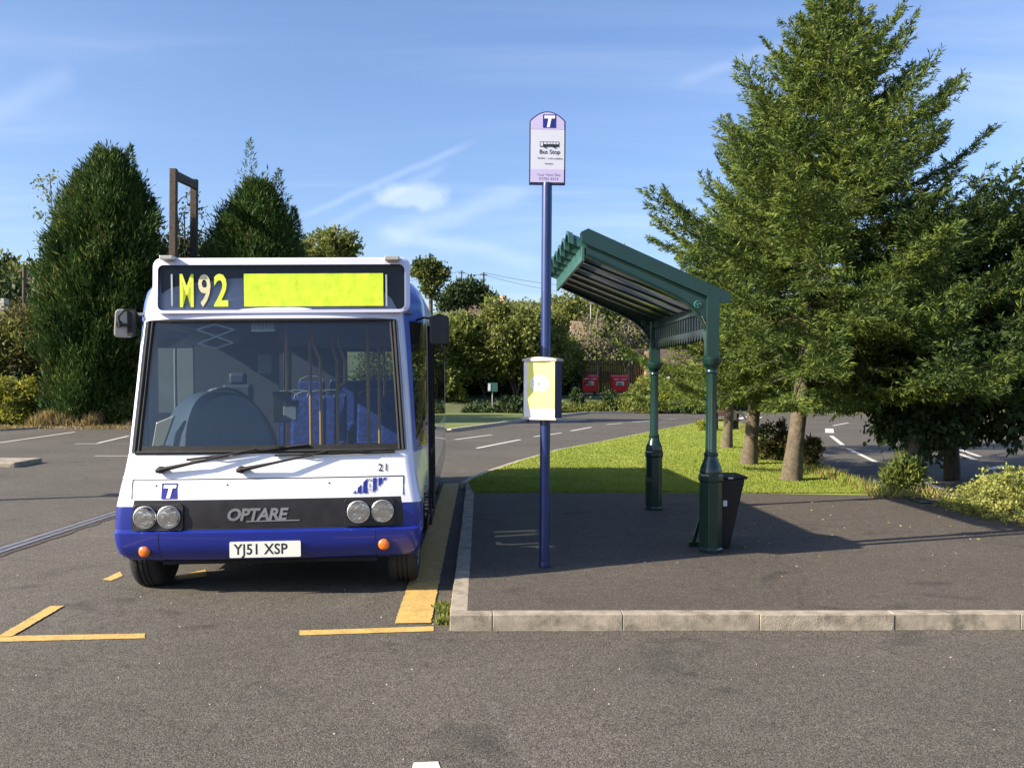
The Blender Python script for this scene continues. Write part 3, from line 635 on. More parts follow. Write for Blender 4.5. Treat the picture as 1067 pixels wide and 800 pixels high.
# ============================================================ SHELTER
nb = G(740, 573.5, KH); fb = G(681.5, 530, KH); fb.x = nb.x + .0
YN, YF = nb.y, fb.y
sh = thing('bus_shelter', 'dark green Victorian style shelter with sloping ribbed canopy on two iron columns', 'bus shelter', nb)
kz = lambda py: W(742, py, YN).z - KP
def colm(cx_, cy_):
    c0 = Vector((cx_, cy_, KP)); mb = MB(nb)
    # octagonal pedestal
    mb.lathe([(.118, 0), (.118, .03), (.112, .045), (.110, kz(502)), (.122, kz(500)), (.122, kz(495)), (.112, kz(493))], c0, 8, rot=R(22.5))
    p = mb.build('pedestal', 'green', sh, bevel=.004)
    mb = MB(nb)
    mb.lathe([(.105, kz(494)), (.108, kz(491)), (.098, kz(486)), (.078, kz(481)), (.066, kz(477)), (.063, kz(475)), (.070, kz(474)), (.070, kz(472)), (.060, kz(471))], c0, 28)
    mb.build('bell_moulding', 'green', p, smooth=35)
    # fluted shaft
    mb = MB(nb); n = 48; Vv = []; Ff = []
    for j, (z, r) in enumerate([(kz(472.5), .060), (kz(470), .056), (kz(392), .050), (kz(388), .052)]):
        for k in range(n):
            a = 2 * math.pi * k / n; q = r * (1 - .09 * (.5 - .5 * math.cos(a * 8))); Vv.append(c0 + Vector((q * math.cos(a), q * math.sin(a), z)))
    for j in range(3):
        for k in range(n): Ff.append((j * n + k, j * n + (k + 1) % n, (j + 1) * n + (k + 1) % n, (j + 1) * n + k))
    mb.quadlist(Vv, Ff); s = mb.build('shaft', 'green', sh, smooth=50)
    mb = MB(nb); mb.lathe([(.052, kz(389)), (.060, kz(388)), (.060, kz(386)), (.054, kz(385)), (.060, kz(383)), (.078, kz(381)), (.088, kz(379)), (.090, kz(376)), (.092, kz(375)), (.092, kz(372.5)), (.078, kz(371))], c0, 28)
    mb.build('capital', 'green', s, smooth=35)
    mb = MB(nb); mb.box(cx_ - .062, cx_ + .062, cy_ - .055, cy_ + .055, KP + kz(372), W(745, 309, YN).z)
    mb.box(cx_ - .066, cx_ - .05, cy_ - .045, cy_ + .045, KP + kz(371), W(745, 312, YN).z)
    mb.build('upper_post', 'green', sh, bevel=.004)
    return c0
dxs = nb.x + .0
colm(nb.x, YN); colm(nb.x, YF)
def pz(px, py):
    p = W(px, py, YN); return p.x, p.z
up = [pz(*q) for q in [(604.5, 242.5), (612.5, 238.8), (760, 305.5), (761, 315), (752, 317), (745, 313.5), (613.7, 257), (606, 252)]]
lowp = [pz(*q) for q in [(611, 256.5), (742, 314), (742, 366), (738.5, 366), (738.3, 356), (736, 344), (731, 333), (724, 323.5), (715, 315.5), (706, 310), (690, 302), (611, 266)]]
# keep the bracket attached to each column (column x is the same for both)
def beam(Y, sgn, nm):
    mb = MB(nb); mb.prism([(x, Y - .05, z) for x, z in up], (0, .10, 0))
    b = mb.build('end_beam', 'green', sh, bevel=.005)
    mb = MB(nb); mb.prism([(x, Y - .022, z) for x, z in lowp], (0, .044, 0))
    mb.build('bracket', 'green', b, bevel=.003)
    # bead along the recess and along the bracket curve
    mb = MB(nb)
    for P_, r in (([lowp[0], lowp[1]], .012), (lowp[3:], .016)):
        for s_ in (-.026, .026): mb.tube([(x, Y + s_, z) for x, z in P_], r, 6)
    mb.build('beading', 'green', b, smooth=50)
    x, z = pz(726.5, 317.5)
    mb = MB(nb)
    for s_, d_ in ((-1, -.022), (1, .022)):
        mb.lathe([(.040, d_ - s_ * .012), (.040, d_ + s_ * .008), (.030, d_ + s_ * .012), (.026, d_ + s_ * .004), (.014, d_ + s_ * .004), (.012, d_ + s_ * .016), (.004, d_ + s_ * .018)], (x, Y, z), 20, 0, 'Y')
    mb.build('rosette', 'greenlite', b, smooth=35)
beam(YN, -1, 'n'); beam(YF, 1, 'f')
xl, zl = pz(609, 262); xr, zr = pz(748, 318)
sl = (zr - zl) / (xr - xl)
Y0, Y1 = YN + .05, YF - .05
# barrel vaulted sheets between thin rafters
NV = 6; dy_ = (Y1 - Y0) / NV
for i in range(NV + 1):
    yy_ = Y0 + dy_ * i; mb = MB(nb); hw_ = .026
    if i == 0: yy_ += .03
    if i == NV: yy_ -= .03
    mb.prism([(xl - .0, yy_ + a, zl + b) for a, b in ((-hw_, -.026), (hw_, -.026), (hw_, .04), (-hw_, .04))], (xr + .02 - xl, 0, (xr + .02 - xl) * sl))
    mb.build('rafter', 'green', sh)
for i in range(NV):
    yc_ = Y0 + dy_ * (i + .5); mb = MB(nb); A_ = np.linspace(0, math.pi, 15); ra = dy_ / 2 - .005
    P = [(ra * math.cos(t), .135 * math.sin(t) + .035) for t in A_] + [((ra - .012) * math.cos(t), .123 * math.sin(t) + .035) for t in A_[::-1]]
    n2 = len(P); Lx = .30; base_ = [Vector((xl - .12, yc_ + a, zl + b - .12 * sl)) for a, b in P]; d_ = Vector((Lx, 0, Lx * sl)); h2 = n2 // 2
    Vv = base_ + [p + d_ for p in base_]
    mb.quadlist(Vv, [(k, k + 1, n2 - 2 - k, n2 - 1 - k) for k in range(h2 - 1)] + [(k + n2, n2 + n2 - 1 - k, n2 + n2 - 2 - k, k + 1 + n2) for k in range(h2 - 1)] + [(k, (k + 1) % n2, (k + 1) % n2 + n2, k + n2) for k in range(n2)])
    v_ = mb.build('roof_vault', 'greenlite', sh, smooth=40)
    m3 = MB(nb); a, b = yc_ - dy_ / 2 + .02, yc_ + dy_ / 2 - .02; m3.prism([(xl, a, zl), (xr + .02, a, zl + (xr + .02 - xl) * sl), (xr + .02, b, zl + (xr + .02 - xl) * sl), (xl, b, zl)], (0, 0, .006)); m3.build('roof_sheet', 'roofpanel' if i < 3 else 'green', sh)  # far sheets use green paint: their darker reflective look is put in as colour
    mb = MB(nb); Q = [((ra + .012) * math.cos(t), .148 * math.sin(t) + .035) for t in A_] + [((ra - .02) * math.cos(t), .115 * math.sin(t) + .035) for t in A_[::-1]]
    base_ = [Vector((xl - .15, yc_ + a, zl + b - .15 * sl)) for a, b in Q]; d_ = Vector((.05, 0, .05 * sl)); Vv = base_ + [p + d_ for p in base_]
    mb.quadlist(Vv, [(k, k + 1, n2 - 2 - k, n2 - 1 - k) for k in range(h2 - 1)] + [(k + n2, n2 + n2 - 1 - k, n2 + n2 - 2 - k, k + 1 + n2) for k in range(h2 - 1)] + [(k, (k + 1) % n2, (k + 1) % n2 + n2, k + n2) for k in range(n2)])
    mb.build('vault_trim', 'greenlite', v_, smooth=40)
mb = MB(nb); mb.box(xl - .028, xl + .002, Y0 - .05, Y1 + .05, zl - .095, zl + .05); mb.build('fascia', 'greenlite', sh, bevel=.004)
# longitudinal purlin pieces and the pierced valance at the back
mb = MB(nb); xm = (xl + xr) / 2 + .12
mb.build
mb.box(nb.x - .03, nb.x + .03, YN + .05, YF - .05, zr - .06, zr + .03)
mb.build('back_beam', 'green', sh, bevel=.004)
va = MB(nb); zt_ = zr - .06; n_ = 22
va.box(nb.x - .012, nb.x + .012, YN + .055, YF - .055, zt_ - .20, zt_ - .155)
for i in range(n_):
    yy_ = YN + .1 + (YF - YN - .2) * (i + .5) / n_
    va.box(nb.x - .011, nb.x + .011, yy_ - .018, yy_ + .018, zt_ - .156, zt_ + .001)
    va.prism([(nb.x - .011, yy_ - .055, zt_ - .2), (nb.x - .011, yy_ + .055, zt_ - .2), (nb.x - .011, yy_ + .03, zt_ - .25), (nb.x - .011, yy_, zt_ - .275), (nb.x - .011, yy_ - .03, zt_ - .25)], (.022, 0, 0))
va.build('valance', 'green', sh)

# litter bin behind the near column
bb = G(748, 567, KH); BY = YN + .30
b0 = W(748, 567, BY); b0.z = KP
bn = thing('litter_bin', 'black tapered litter bin standing behind the nearer green column', 'litter bin', b0)
def bX(px): return W(px, 530, BY).x
mb = MB(b0); zt_ = W(760, 494, BY).z
Vb = []
for z, (xa, xb_), (ya, yb) in [(KP, (bX(733), bX(757)), (BY - .13, BY + .13)), (zt_ - .03, (bX(736), bX(770.5)), (BY - .19, BY + .19))]:
    Vb += [(xa, ya, z), (xb_, ya, z), (xb_, yb, z), (xa, yb, z)]
mb.quadlist(Vb, [(0, 3, 2, 1), (4, 5, 6, 7), (0, 1, 5, 4), (1, 2, 6, 5), (2, 3, 7, 6), (3, 0, 4, 7)]); mb.build('body', 'binblack', bn, bevel=.012)
mb = MB(b0); mb.box(bX(734), bX(773), BY - .205, BY + .205, zt_ - .03, zt_); mb.build('lid', 'binblack', bn, bevel=.012)
xp, zp = W(755, 524, BY - .17).x, W(755, 524, BY - .17).z
mb = MB(b0); mb.box(xp - .02, xp + .02, BY - .192, BY - .168, zp - .028, zp + .028); mb.build('sticker', 'posterw', bn)
mb = MB(b0); mb.box(W(755, 496, BY).x - .02, W(755, 496, BY).x + .03, BY - .211, BY - .204, zt_ - .024, zt_ - .008); mb.build('latch', 'silver', bn)
mb = MB(b0)
mb.prism([(W(x, 560, BY).x, BY - .05, W(740, y, BY).z) for x, y in [(719, 566), (723, 566), (735, 524), (732, 522)]], (0, .03, 0)); mb.box(W(717, 560, BY).x, W(736, 560, BY).x, BY - .06, BY - .01, KP, .155)
mb.build('support_stay', 'green', bn, bevel=.003)

# loose grit gathered against the kerb and scattered over the tarmac
def grit(name, P, s, m):
    n = len(P); base = np.array([[1, 0, 0], [0, 1, 0], [-1, 0, 0], [0, -1, 0], [0, 0, .9]]); F_ = [(0, 1, 4), (1, 2, 4), (2, 3, 4), (3, 0, 4)]
    sc_ = s * (.4 + 1.2 * rng.random((n, 1, 1))); an = rng.random(n) * 6.28; c_, s_ = np.cos(an), np.sin(an)
    V = base[None] * sc_ * (.6 + .8 * rng.random((n, 5, 1))); X = V[..., 0] * c_[:, None] - V[..., 1] * s_[:, None]; Yv = V[..., 0] * s_[:, None] + V[..., 1] * c_[:, None]
    V = np.stack([X, Yv, V[..., 2]], -1) + P[:, None, :]; T_ = V[:, F_].reshape(-1, 3); o = npmesh(name, T_, 3, m); o['kind'] = 'stuff'; return o
n_ = 650; P_ = np.stack([rng.uniform(KX, 6.5, n_), KY - np.abs(rng.normal(size=n_)) * .09 - .004, np.full(n_, .001)], 1); grit('kerb_grit', P_, .005, 'rubble')
n_ = 450; P_ = np.stack([rng.uniform(-5, 6, n_), rng.uniform(3.6, 12, n_), np.full(n_, .001)], 1); grit('loose_grit', P_[(P_[:, 1] < KY - .02) | (P_[:, 0] < KX - .05)], .005, 'kerbpale')
n_ = 60; P_ = np.stack([rng.uniform(.1, 6, n_), rng.uniform(6.7, 12, n_), np.full(n_, KP + .002)], 1); grit('path_grit', P_, .006, 'kerbpale')
# fallen leaves
n_ = 60; P_ = np.stack([rng.uniform(2.6, 7, n_), rng.uniform(8.5, 12.6, n_), np.full(n_, KP + .006)], 1); D = jit(n_) * np.array([1, 1, .12])
o = npmesh('fallen_leaves', cards(P_, D, .04, .022), 4, 'drygrass'); o['kind'] = 'stuff'
# ============================================================ BUS (local coordinates: x across, y back from the front, z up)
BO = Vector((-1.685, 7.36, 0))
bus = thing('bus', 'white and blue single deck bus parked at the kerb showing M92', 'bus', BO)
BYAW = R(.9)
BROLL = R(-1.0)
BINV = (Matrix.Rotation(BYAW, 3, 'Z') @ Matrix.Rotation(BROLL, 3, 'Y')).inverted()
def bl(px, py, s):
    """pixel -> local x,z on the plane at depth s behind the nose"""
    p = BINV @ (W(px, py, BO.y + s) - BO)
    return p.x, p.z
LZ = [.30, .36, .44, .53, .555, .64, .74, .79, .88, .98, 1.05, 1.135, 1.165, 1.40, 1.70, 2.00, 2.24, 2.29, 2.42, 2.52, 2.60, 2.655, 2.685]
LYF = [.09, .02, -.005, -.01, .02, .02, .025, .03, .042, .068, .086, .108, .116, .15, .195, .235, .265, .28, .30, .32, .36, .44, .62]
LHF = [1.15, 1.19, 1.21, 1.22, 1.22, 1.22, 1.21, 1.20, 1.182, 1.165, 1.155, 1.145, 1.14, 1.125, 1.105, 1.085, 1.065, 1.06, 1.04, 1.01, .96, .86, .62]
LHF = [q * 1.016 for q in LHF]
LWS = [1.17, 1.225, 1.24, 1.245, 1.245, 1.25, 1.25, 1.25, 1.25, 1.25, 1.25, 1.25, 1.25, 1.25, 1.25, 1.25, 1.245, 1.24, 1.225, 1.20, 1.13, .98, .70]
RC = .075; BUL = .05
SIDE = [.98, 1.14, 1.22, 1.80, 1.86, 2.42, 2.50, 2.60, 3.86, 3.94, 5.10, 5.18, 6.34, 6.42, 7.58, 7.70, 8.30]
FT = [0, .12, .24, .36, .48, .60, .72, .84, .93, 1.0]
def outline(j, z=None):
    yf, hf, ws = LYF[j], LHF[j], LWS[j]; hi = hf - RC; P = [(t * hi, yf + BUL * t ** 3) for t in FT]
    for a in (30, 60, 90): P.append((hi + RC * math.sin(R(a)), yf + BUL + RC * (1 - math.cos(R(a)))))
    ys0 = yf + BUL + RC
    for s in (.15, .35, .6, .8, 1): P.append((hf + (ws - hf) * math.sin(s * math.pi / 2), ys0 + (.92 - ys0) * s))
    for y in SIDE: P.append((ws, y))
    rw = max(.3, ws - .15)
    for a in (30, 60, 90): P.append((rw + (ws - rw) * math.cos(R(a)), 8.30 + .15 * math.sin(R(a)) + 0))
    P += [(rw * .5, 8.47), (0, 8.48)]
    return P
OUT = [outline(j) for j in range(len(LZ))]; NC = len(OUT[0])
iA = len(FT) - 1; iArc = iA + 3; iFl = iArc + 5
def side_x(y, z):
    j = max(0, min(len(LZ) - 2, next((i for i in range(len(LZ) - 1) if LZ[i + 1] >= z), len(LZ) - 2))); t = (z - LZ[j]) / (LZ[j + 1] - LZ[j])
    def at(jj):
        yf, hf, ws = LYF[jj], LHF[jj], LWS[jj]; ys0 = yf + BUL + RC
        s = max(0, min(1, (y - ys0) / (.92 - ys0))); return hf + (ws - hf) * math.sin(s * math.pi / 2)
    return at(j) * (1 - t) + at(j + 1) * t
def front_y(x, z):
    j = max(0, min(len(LZ) - 2, next((i for i in range(len(LZ) - 1) if LZ[i + 1] >= z), len(LZ) - 2))); t = (z - LZ[j]) / (LZ[j + 1] - LZ[j])
    yf = LYF[j] * (1 - t) + LYF[j + 1] * t; hi = (LHF[j] * (1 - t) + LHF[j + 1] * t) - RC
    return yf + BUL * min(1, abs(x) / hi) ** 3
parts = {}
def add(key, j, c, sgn):
    parts.setdefault(key, []).append((j, c, sgn))
winj = [j for j in range(len(LZ) - 1) if 1.0 < (LZ[j] + LZ[j + 1]) / 2 < 2.23]
for j in range(len(LZ) - 1):
    zm = (LZ[j] + LZ[j + 1]) / 2
    for c in range(NC - 1):
        for sgn in (1, -1):
            ym = (OUT[j][c][1] + OUT[j][c + 1][1]) / 2
            front = c < iA; corner = iA <= c < iArc + 0; flare = iArc <= c < iFl
            side = iFl <= c < iFl + len(SIDE)
            if front:
                if zm < .553: k = 'bumper'
                elif zm < .79: k = 'grille_panel' if c < iA - 1 else ('bumper' if zm < .74 else 'bonnet_panel')
                elif zm < 1.165: k = 'bonnet_panel'
                elif zm < 2.24: k = 'windscreen'
                else: k = 'front_frame'
            elif corner:
                k = 'bumper' if zm < .74 else 'front_frame'
            elif flare:
                if ym > .1 and zm < .98: k = 'arch'
                elif zm < .74: k = 'bumper'
                elif 1.17 < zm < 2.24 and iArc + 1 <= c < iFl - 0: k = 'quarterlight|%d' % sgn
                elif zm > 1.135: k = 'pillar'
                else: k = 'shell'
            elif side:
                i0 = c - iFl; ya = ([.92] + SIDE)[i0]; yb = SIDE[i0]
                if (ya, yb) == (.92, .98): k = 'arch' if zm < .98 else ('pillar' if 1.135 < zm < 2.6 else 'shell')
                elif sgn == 1 and 1.2 < ym < 2.45 and .37 < zm < 2.24:
                    k = 'doorleaf|%d' % (0 if ym < 1.82 else 1) if ym < 1.8 or ym > 1.86 else 'doorpost'
                elif sgn == 1 and 1.13 < ym < 2.55 and .36 < zm < 2.29: k = 'doorpost'
                elif sgn == -1 and 1.2 < ym < 2.45 and 1.1 < zm < 2.24: k = 'driver'
                elif 2.6 < ym < 7.65 and 1.17 < zm < 2.24:
                    w_ = [q for q in ((2.60, 3.86), (3.94, 5.10), (5.18, 6.34), (6.42, 7.58)) if q[0] < ym < q[1]]
                    k = ('window|%d|%.1f' % (sgn, w_[0][0])) if w_ else 'windowpost'
                elif 5.9 < ym < 6.34 and zm < .88 or (6.42 < ym < 7.3 and zm < .88): k = 'reararch' if 5.18 < ym < 6.42 else 'shell_skirt'
                elif zm < .74: k = 'skirt'
                elif 2.29 < zm < 2.6: k = 'cove'
                else: k = 'shell'
            else:
                k = 'rear_window' if 1.4 < zm < 2.2 and c >= NC - 3 else ('skirt' if zm < .74 else 'shell')
            if k == 'shell_skirt': k = 'skirt'
            if k == 'reararch': k = 'skirt'
            add(k, j, c, sgn)
def gridmesh(key_list, name, m, parent, inset=0.):
    idx = {}; V = []; Fc = []
    def vi(j, c, s):
        x, y = OUT[j][c]; kk = (j, c, s if abs(x) > 1e-6 else 1)
        if kk not in idx: idx[kk] = len(V); V.append((x * s, y, LZ[j]))
        return idx[kk]
    for key in key_list:
        for (j, c, s) in parts.get(key, []):
            q = (vi(j, c, s), vi(j, c + 1, s), vi(j + 1, c + 1, s), vi(j + 1, c, s)); Fc.append(q if s == 1 else tuple(reversed(q)))
    me = bpy.data.meshes.new(name); me.from_pydata(V, [], Fc); me.materials.append(M[m]); me.shade_smooth(); me.set_sharp_from_angle(angle=R(38))
    ob = bpy.data.objects.new(name, me); col.objects.link(ob); ob.parent = parent; return ob
shell = gridmesh(['shell'], 'body_shell', 'buswhite', bus)
gridmesh(['front_frame'], 'front_frame', 'busframe', bus)
gridmesh(['pillar', 'cove'], 'side_pillar', 'buspillar', bus)
gridmesh(['skirt'], 'skirt', 'busblue', bus)
gridmesh(['bonnet_panel'], 'bonnet_panel', 'buswhite', bus)
gr = gridmesh(['grille_panel'], 'grille_panel', 'grille', bus)
bump = gridmesh(['bumper'], 'bumper', 'busblue', bus)
ws = gridmesh(['windscreen'], 'windscreen', 'glass', bus)
for s in (1, -1):
    q = gridmesh(['quarterlight|%d' % s], 'quarterlight', 'sideglass', bus)
gridmesh(['driver'], 'driver_window', 'sideglass', bus)
gridmesh(['windowpost', 'doorpost'], 'window_post', 'black', bus)
for k in sorted(parts):
    if k.startswith('window|'): gridmesh([k], 'window', 'sideglass', bus)
gridmesh(['rear_window'], 'rear_window', 'sideglass', bus)
for k in (0, 1):
    d = gridmesh(['doorleaf|%d' % k], 'door', 'sideglass', bus)
    ya, yb = ((1.22, 1.80), (1.86, 2.42))[k]; mb = MB()
    x = 1.253
    for (y0, y1, z0, z1) in [(ya, ya + .04, .37, 2.24), (yb - .04, yb, .37, 2.24), (ya, yb, .37, .45), (ya, yb, 2.18, 2.24), (ya, yb, 1.02, 1.06)]:
        mb.box(x - .004, x + .014, y0, y1, z0, z1)
    mb.build('door_frame', 'matblack', d)
# roof cap
V = [(x, y, LZ[-1]) for x, y in OUT[-1]] + [(-x, y, LZ[-1]) for x, y in reversed(OUT[-1])]
mb = MB(); n = len(OUT[-1]); ring = list(range(2 * n)); mb.v = [Vector(v) for v in V]
for i in range(n - 1): mb.f.append((i, i + 1, 2 * n - 2 - i, 2 * n - 1 - i)); mb.m.append(0)
mb.build('roof', 'buswhite', bus, fixn=True)
# wheel arch side plates (front and rear), with a round opening
def arch_plate(yc, r, ya, yb, z0, z1, z_c=.40):
    for s in (1, -1):
        for (lo, hi, mtl, nm) in ((z0, .74, 'busblue', 'arch_skirt'), (.74, z1, 'buswhite', 'arch_panel')):
            mb = MB(); N = 22
            def outer(a):
                dy, dz = math.cos(a), math.sin(a); ts = []
                if dy > 1e-6: ts.append((yb - yc) / dy)
                if dy < -1e-6: ts.append((ya - yc) / dy)
                if dz > 1e-6: ts.append((z1 - z_c) / dz)
                t = min(ts); return yc + dy * t, z_c + dz * t
            A = np.linspace(math.atan2(z0 - z_c, yb - yc), math.pi - math.atan2(z0 - z_c, yc - ya), N)
            for a, b in zip(A[:-1], A[1:]):
                oi = [outer(a), outer(b)]; ii = [(yc + r * math.cos(a), z_c + r * math.sin(a)), (yc + r * math.cos(b), z_c + r * math.sin(b))]
                for k in range(4):
                    t0, t1 = k / 4, (k + 1) / 4
                    q = [(ii[0][0] * (1 - t) + oi[0][0] * t, ii[0][1] * (1 - t) + oi[0][1] * t) for t in (t0, t1)] + [(ii[1][0] * (1 - t) + oi[1][0] * t, ii[1][1] * (1 - t) + oi[1][1] * t) for t in (t1, t0)]
                    zm = sum(p[1] for p in q) / 4
                    if lo <= zm < hi: mb.quadlist([(s * side_x(y, z), y, z) for y, z in q], [(0, 1, 2, 3)])
            if mb.f:
                mb.build(nm, mtl, bus, smooth=60)
arch_plate(.56, .415, .145, .985, .30, .98)
# dark underbody, wheel housings
mb = MB(); mb.box(-1.05, 1.05, .32, 8.3, .26, .40); mb.box(-.86, .86, .12, 1.2, .26, .92); mb.box(-1.0, 1.0, .12, .3, .29, .50)
mb.box(-.9, .9, 1.2, 8.3, .2, .3)
mb.build('underbody', 'under', bus)
mb = MB()
for s in (1, -1):
    for yc in (.56, 6.5):
        for k in range(14):
            a0, a1 = math.pi * k / 14, math.pi * (k + 1) / 14
            mb.quadlist([(s * x, yc + .43 * math.cos(a), .40 + .43 * math.sin(a)) for x, a in ((.86, a0), (.86, a1), (1.215, a1), (1.215, a0))], [(0, 1, 2, 3)])
mb.build('wheel_housing', 'under', bus)
# wheels
def wheel(x, y, s):
    prof = [(.20, -.11), (.30, -.125), (.345, -.115), (.368, -.09), (.375, -.06)]
    full = prof + [(.375, -.045), (.366, -.043), (.366, -.033), (.375, -.031), (.376, -.004), (.367, -.003), (.367, .007), (.376, .009), (.375, .033), (.366, .035), (.366, .045), (.375, .047), (.368, .09), (.345, .115), (.30, .125), (.20, .11)]
    mb = MB(); mb.lathe([(r, h) for r, h in full], (x, y, .375), 40, 0, 'X'); w = mb.build('wheel', 'tyre', bus, smooth=35)
    mb = MB(); d = .09 * s
    mb.lathe([(.235, d), (.245, d + .028 * s), (.225, d + .03 * s), (.21, d + .0 * s), (.12, d + .01 * s), (.10, d + .045 * s), (.03, d + .05 * s)], (x, y, .375), 28, 0, 'X')
    for k in range(8): a = k * math.pi / 4; mb.lathe([(.012, d), (.012, d + .03 * s)], (x, y + .155 * math.cos(a), .375 + .155 * math.sin(a)), 6, 0, 'X')
    mb.build('rim', 'rim', w, smooth=40)
for s in (1, -1): wheel(s * 1.055, .56, s); wheel(s * 1.055, 6.5, s)
# destination box (raised pod above the windscreen)
zA = bl(290, 326, .27)[1]; zB = bl(290, 268, .27)[1]; zi0 = bl(290, 322.5, .24)[1]; zi1 = bl(290, 275, .24)[1]
xo = 1.035; xi0 = bl(163, 300, .24)[0]; xi1 = bl(421, 300, .24)[0]; xmid = (xi0 + xi1) / 2; xih = (xi1 - xi0) / 2
def rr(hx, z0, z1, r, n=6, cx=0):
    P = []
    for (ccx, ccz, a0) in ((hx - r, z0 + r, -90), (hx - r, z1 - r, 0), (-hx + r, z1 - r, 90), (-hx + r, z0 + r, 180)):
        for k in range(n + 1):
            a = R(a0 + 90 * k / n); P.append((cx + ccx + r * math.cos(a), ccz + r * math.sin(a)))
    return P
oP = rr(xih + .045, zA, zB, .07, cx=xmid); iP = rr(xih, zi0, zi1, .045, cx=xmid); n = len(oP)
def pody(x, z): return .225 + (z - zA) * .06 + .045 * abs((x - xmid) / xih) ** 3
mb = MB()
V = [(x, pody(x, z) + .012, z) for x, z in oP] + [(xmid + (x - xmid) * .985, pody(x, z), zA + .01 + (z - zA - .01) * .985) for x, z in oP] + [(x, pody(x, z), z) for x, z in iP] + [(x, pody(x, z) + .025, z) for x, z in iP]
back = [(xmid + (x - xmid) * .97, .75, z) for x, z in oP]; back2 = [(xmid + (x - xmid) * .85, 1.25, zA + (z - zA) * .72) for x, z in oP]
V += back + back2
Fc = []
for a, b in ((0, 1), (1, 2), (2, 3), (4, 0), (5, 4)):
    for k in range(n): Fc.append((a * n + k, a * n + (k + 1) % n, b * n + (k + 1) % n, b * n + k))
Fc.append(tuple(5 * n + k for k in range(n)))
pod = mb.quadlist(V, Fc).build('destination_box', 'busframe', bus, smooth=40)
mb = MB(); mb.quadlist([(x, pody(x, z) + .02, z) for x, z in iP], [tuple(range(n))]); mb.build('display_glass', 'blindglass', pod)
mb = MB(); mb.quadlist([(xmid + (x - xmid) * .995, pody(x, z) + .075, z) for x, z in iP], [tuple(range(n))])
mb.build('blind_backing', 'blindback', pod)
BYD = .285
def bd(px, py): return bl(px, py, BYD)
mb = MB(); (xa, za), (xb_, zb_) = bd(254.5, 319.5), bd(399, 284.5)
nxg = 24; Vg = []; 
for i in range(nxg + 1):
    for j_ in range(7):
        u, v = i / nxg, j_ / 6; Vg.append((xa + (xb_ - xa) * u, BYD + .002 * math.sin(i * 1.7 + j_) + .002 * random.random(), za + (zb_ - za) * v))
mb.quadlist(Vg, [(i * 7 + k, (i + 1) * 7 + k, (i + 1) * 7 + k + 1, i * 7 + k + 1) for i in range(nxg) for k in range(6)])
mb.build('destination_blind', 'lime', pod, smooth=60)
mb = MB()
x, z = bd(187, 319); h = bd(187, 285)[1] - z
mb.text('M', h * 1.38, (x, BYD, z), bold=.010, sx=.44); mb.build('route_letter', 'lime2', pod, fixn=False)
mb = MB(); x, z = bd(206.5, 318.5); mb.text('9', h * 1.36, (x, BYD, z), bold=.006, sx=.60); mb.build('route_digit', 'cream', pod, fixn=False)
mb = MB(); x, z = bd(223, 318.5); mb.text('2', h * 1.36, (x, BYD, z), bold=.009, sx=.66); mb.build('route_digit', 'lime2', pod, fixn=False)
mb = MB()
for px in (180, 402.5):
    xa, za = bd(px - .7, 319); xb_, zb_ = bd(px + .7, 286); rect(mb, xa, xb_, za, zb_, BYD - .01)
mb.build('blind_edge', 'silver', pod, fixn=False)
for (pa, pb_) in ((168.5, 182), (401, 416)):
    xa, za = bl(pa, 271.5, .25); xb_, zb_ = bl(pb_, 267.8, .25); mb = MB(); mb.box(xa, xb_, .20, .34, za, zb_ + .006); mb.build('marker_lamp', 'mirrorshell', pod, bevel=.006)
# windscreen rubber surround and lip
def P3(x, z, off=0): return (x, front_y(x, z) - off, z)
mb = MB(); jb, jt = LZ.index(1.165), LZ.index(2.24)
lft = [(-(LHF[j] - RC), LYF[j] + BUL - .004, LZ[j]) for j in range(jb, jt + 1)]; rgt = [(-x, y, z) for x, y, z in lft]
def loop(off, zt, zb):
    hb, ht = LHF[jb] - RC - off, LHF[jt] - RC - off
    return [P3(x, zb, .006) for x in np.linspace(-hb, hb, 13)] + [P3(x, zt, .006) for x in np.linspace(ht, -ht, 13)]
L1 = loop(.0, 2.24, 1.165); mb.tube(L1 + L1[:1], .017, 6)
hb = LHF[jb] - RC - .05; mb.quadlist([P3(x, z, .008) for x in np.linspace(-hb - .04, hb + .04, 13) for z in (1.17, 1.215)], [(2 * i, 2 * i + 2, 2 * i + 3, 2 * i + 1) for i in range(12)])
for s in (-1, 1):
    mb.tube([(s * (LHF[j] - RC - .03), LYF[j] + BUL - .008, LZ[j]) for j in range(jb, jt + 1)], .014, 6)
mb.build('windscreen_seal', 'matblack', ws)
mb = MB()
for s in (-1, 1): mb.tube([(s * (LHF[j] - RC + .032), LYF[j] + BUL + .004, LZ[j]) for j in range(jb, jt + 1)], .010, 6)
mb.build('trim_strip', 'silver', ws)
# bonnet crease, shut lines
mb = MB()
zc_ = bl(290, 498, .07)[1]
for zz in (zc_,): mb.tube([P3(x, zz, -.001) for x in np.linspace(-1.085, 1.085, 17)], .005, 5)
for xx in (-1.085, 1.085): mb.tube([P3(xx, z, -.001) for z in (.80, .9, zc_)], .005, 5)
for px in (163, 237.5, 343):
    x, z = bl(px, 506 - (px - 163) * .016, .06); mb.lathe([(.008, 0), (.006, -.004)], (x, front_y(x, z), z), 10, 0, 'Y')
mb.build('panel_gap', 'black', bus)
mb = MB()
for xx in (-.86, .86): mb.tube([P3(xx, z, -.0015) for z in (.31, .36, .44, .53)], .0035, 5)
for s in (1, -1): mb.tube([(s * side_x(y, .742) + s * .0, y, .742) for y in np.linspace(.2, .97, 9)], .004, 5)
mb.tube([P3(x, .553, .001) for x in np.linspace(-1.08, 1.08, 15)], .004, 5)
mb.build('bumper_seam', 'black', bump)
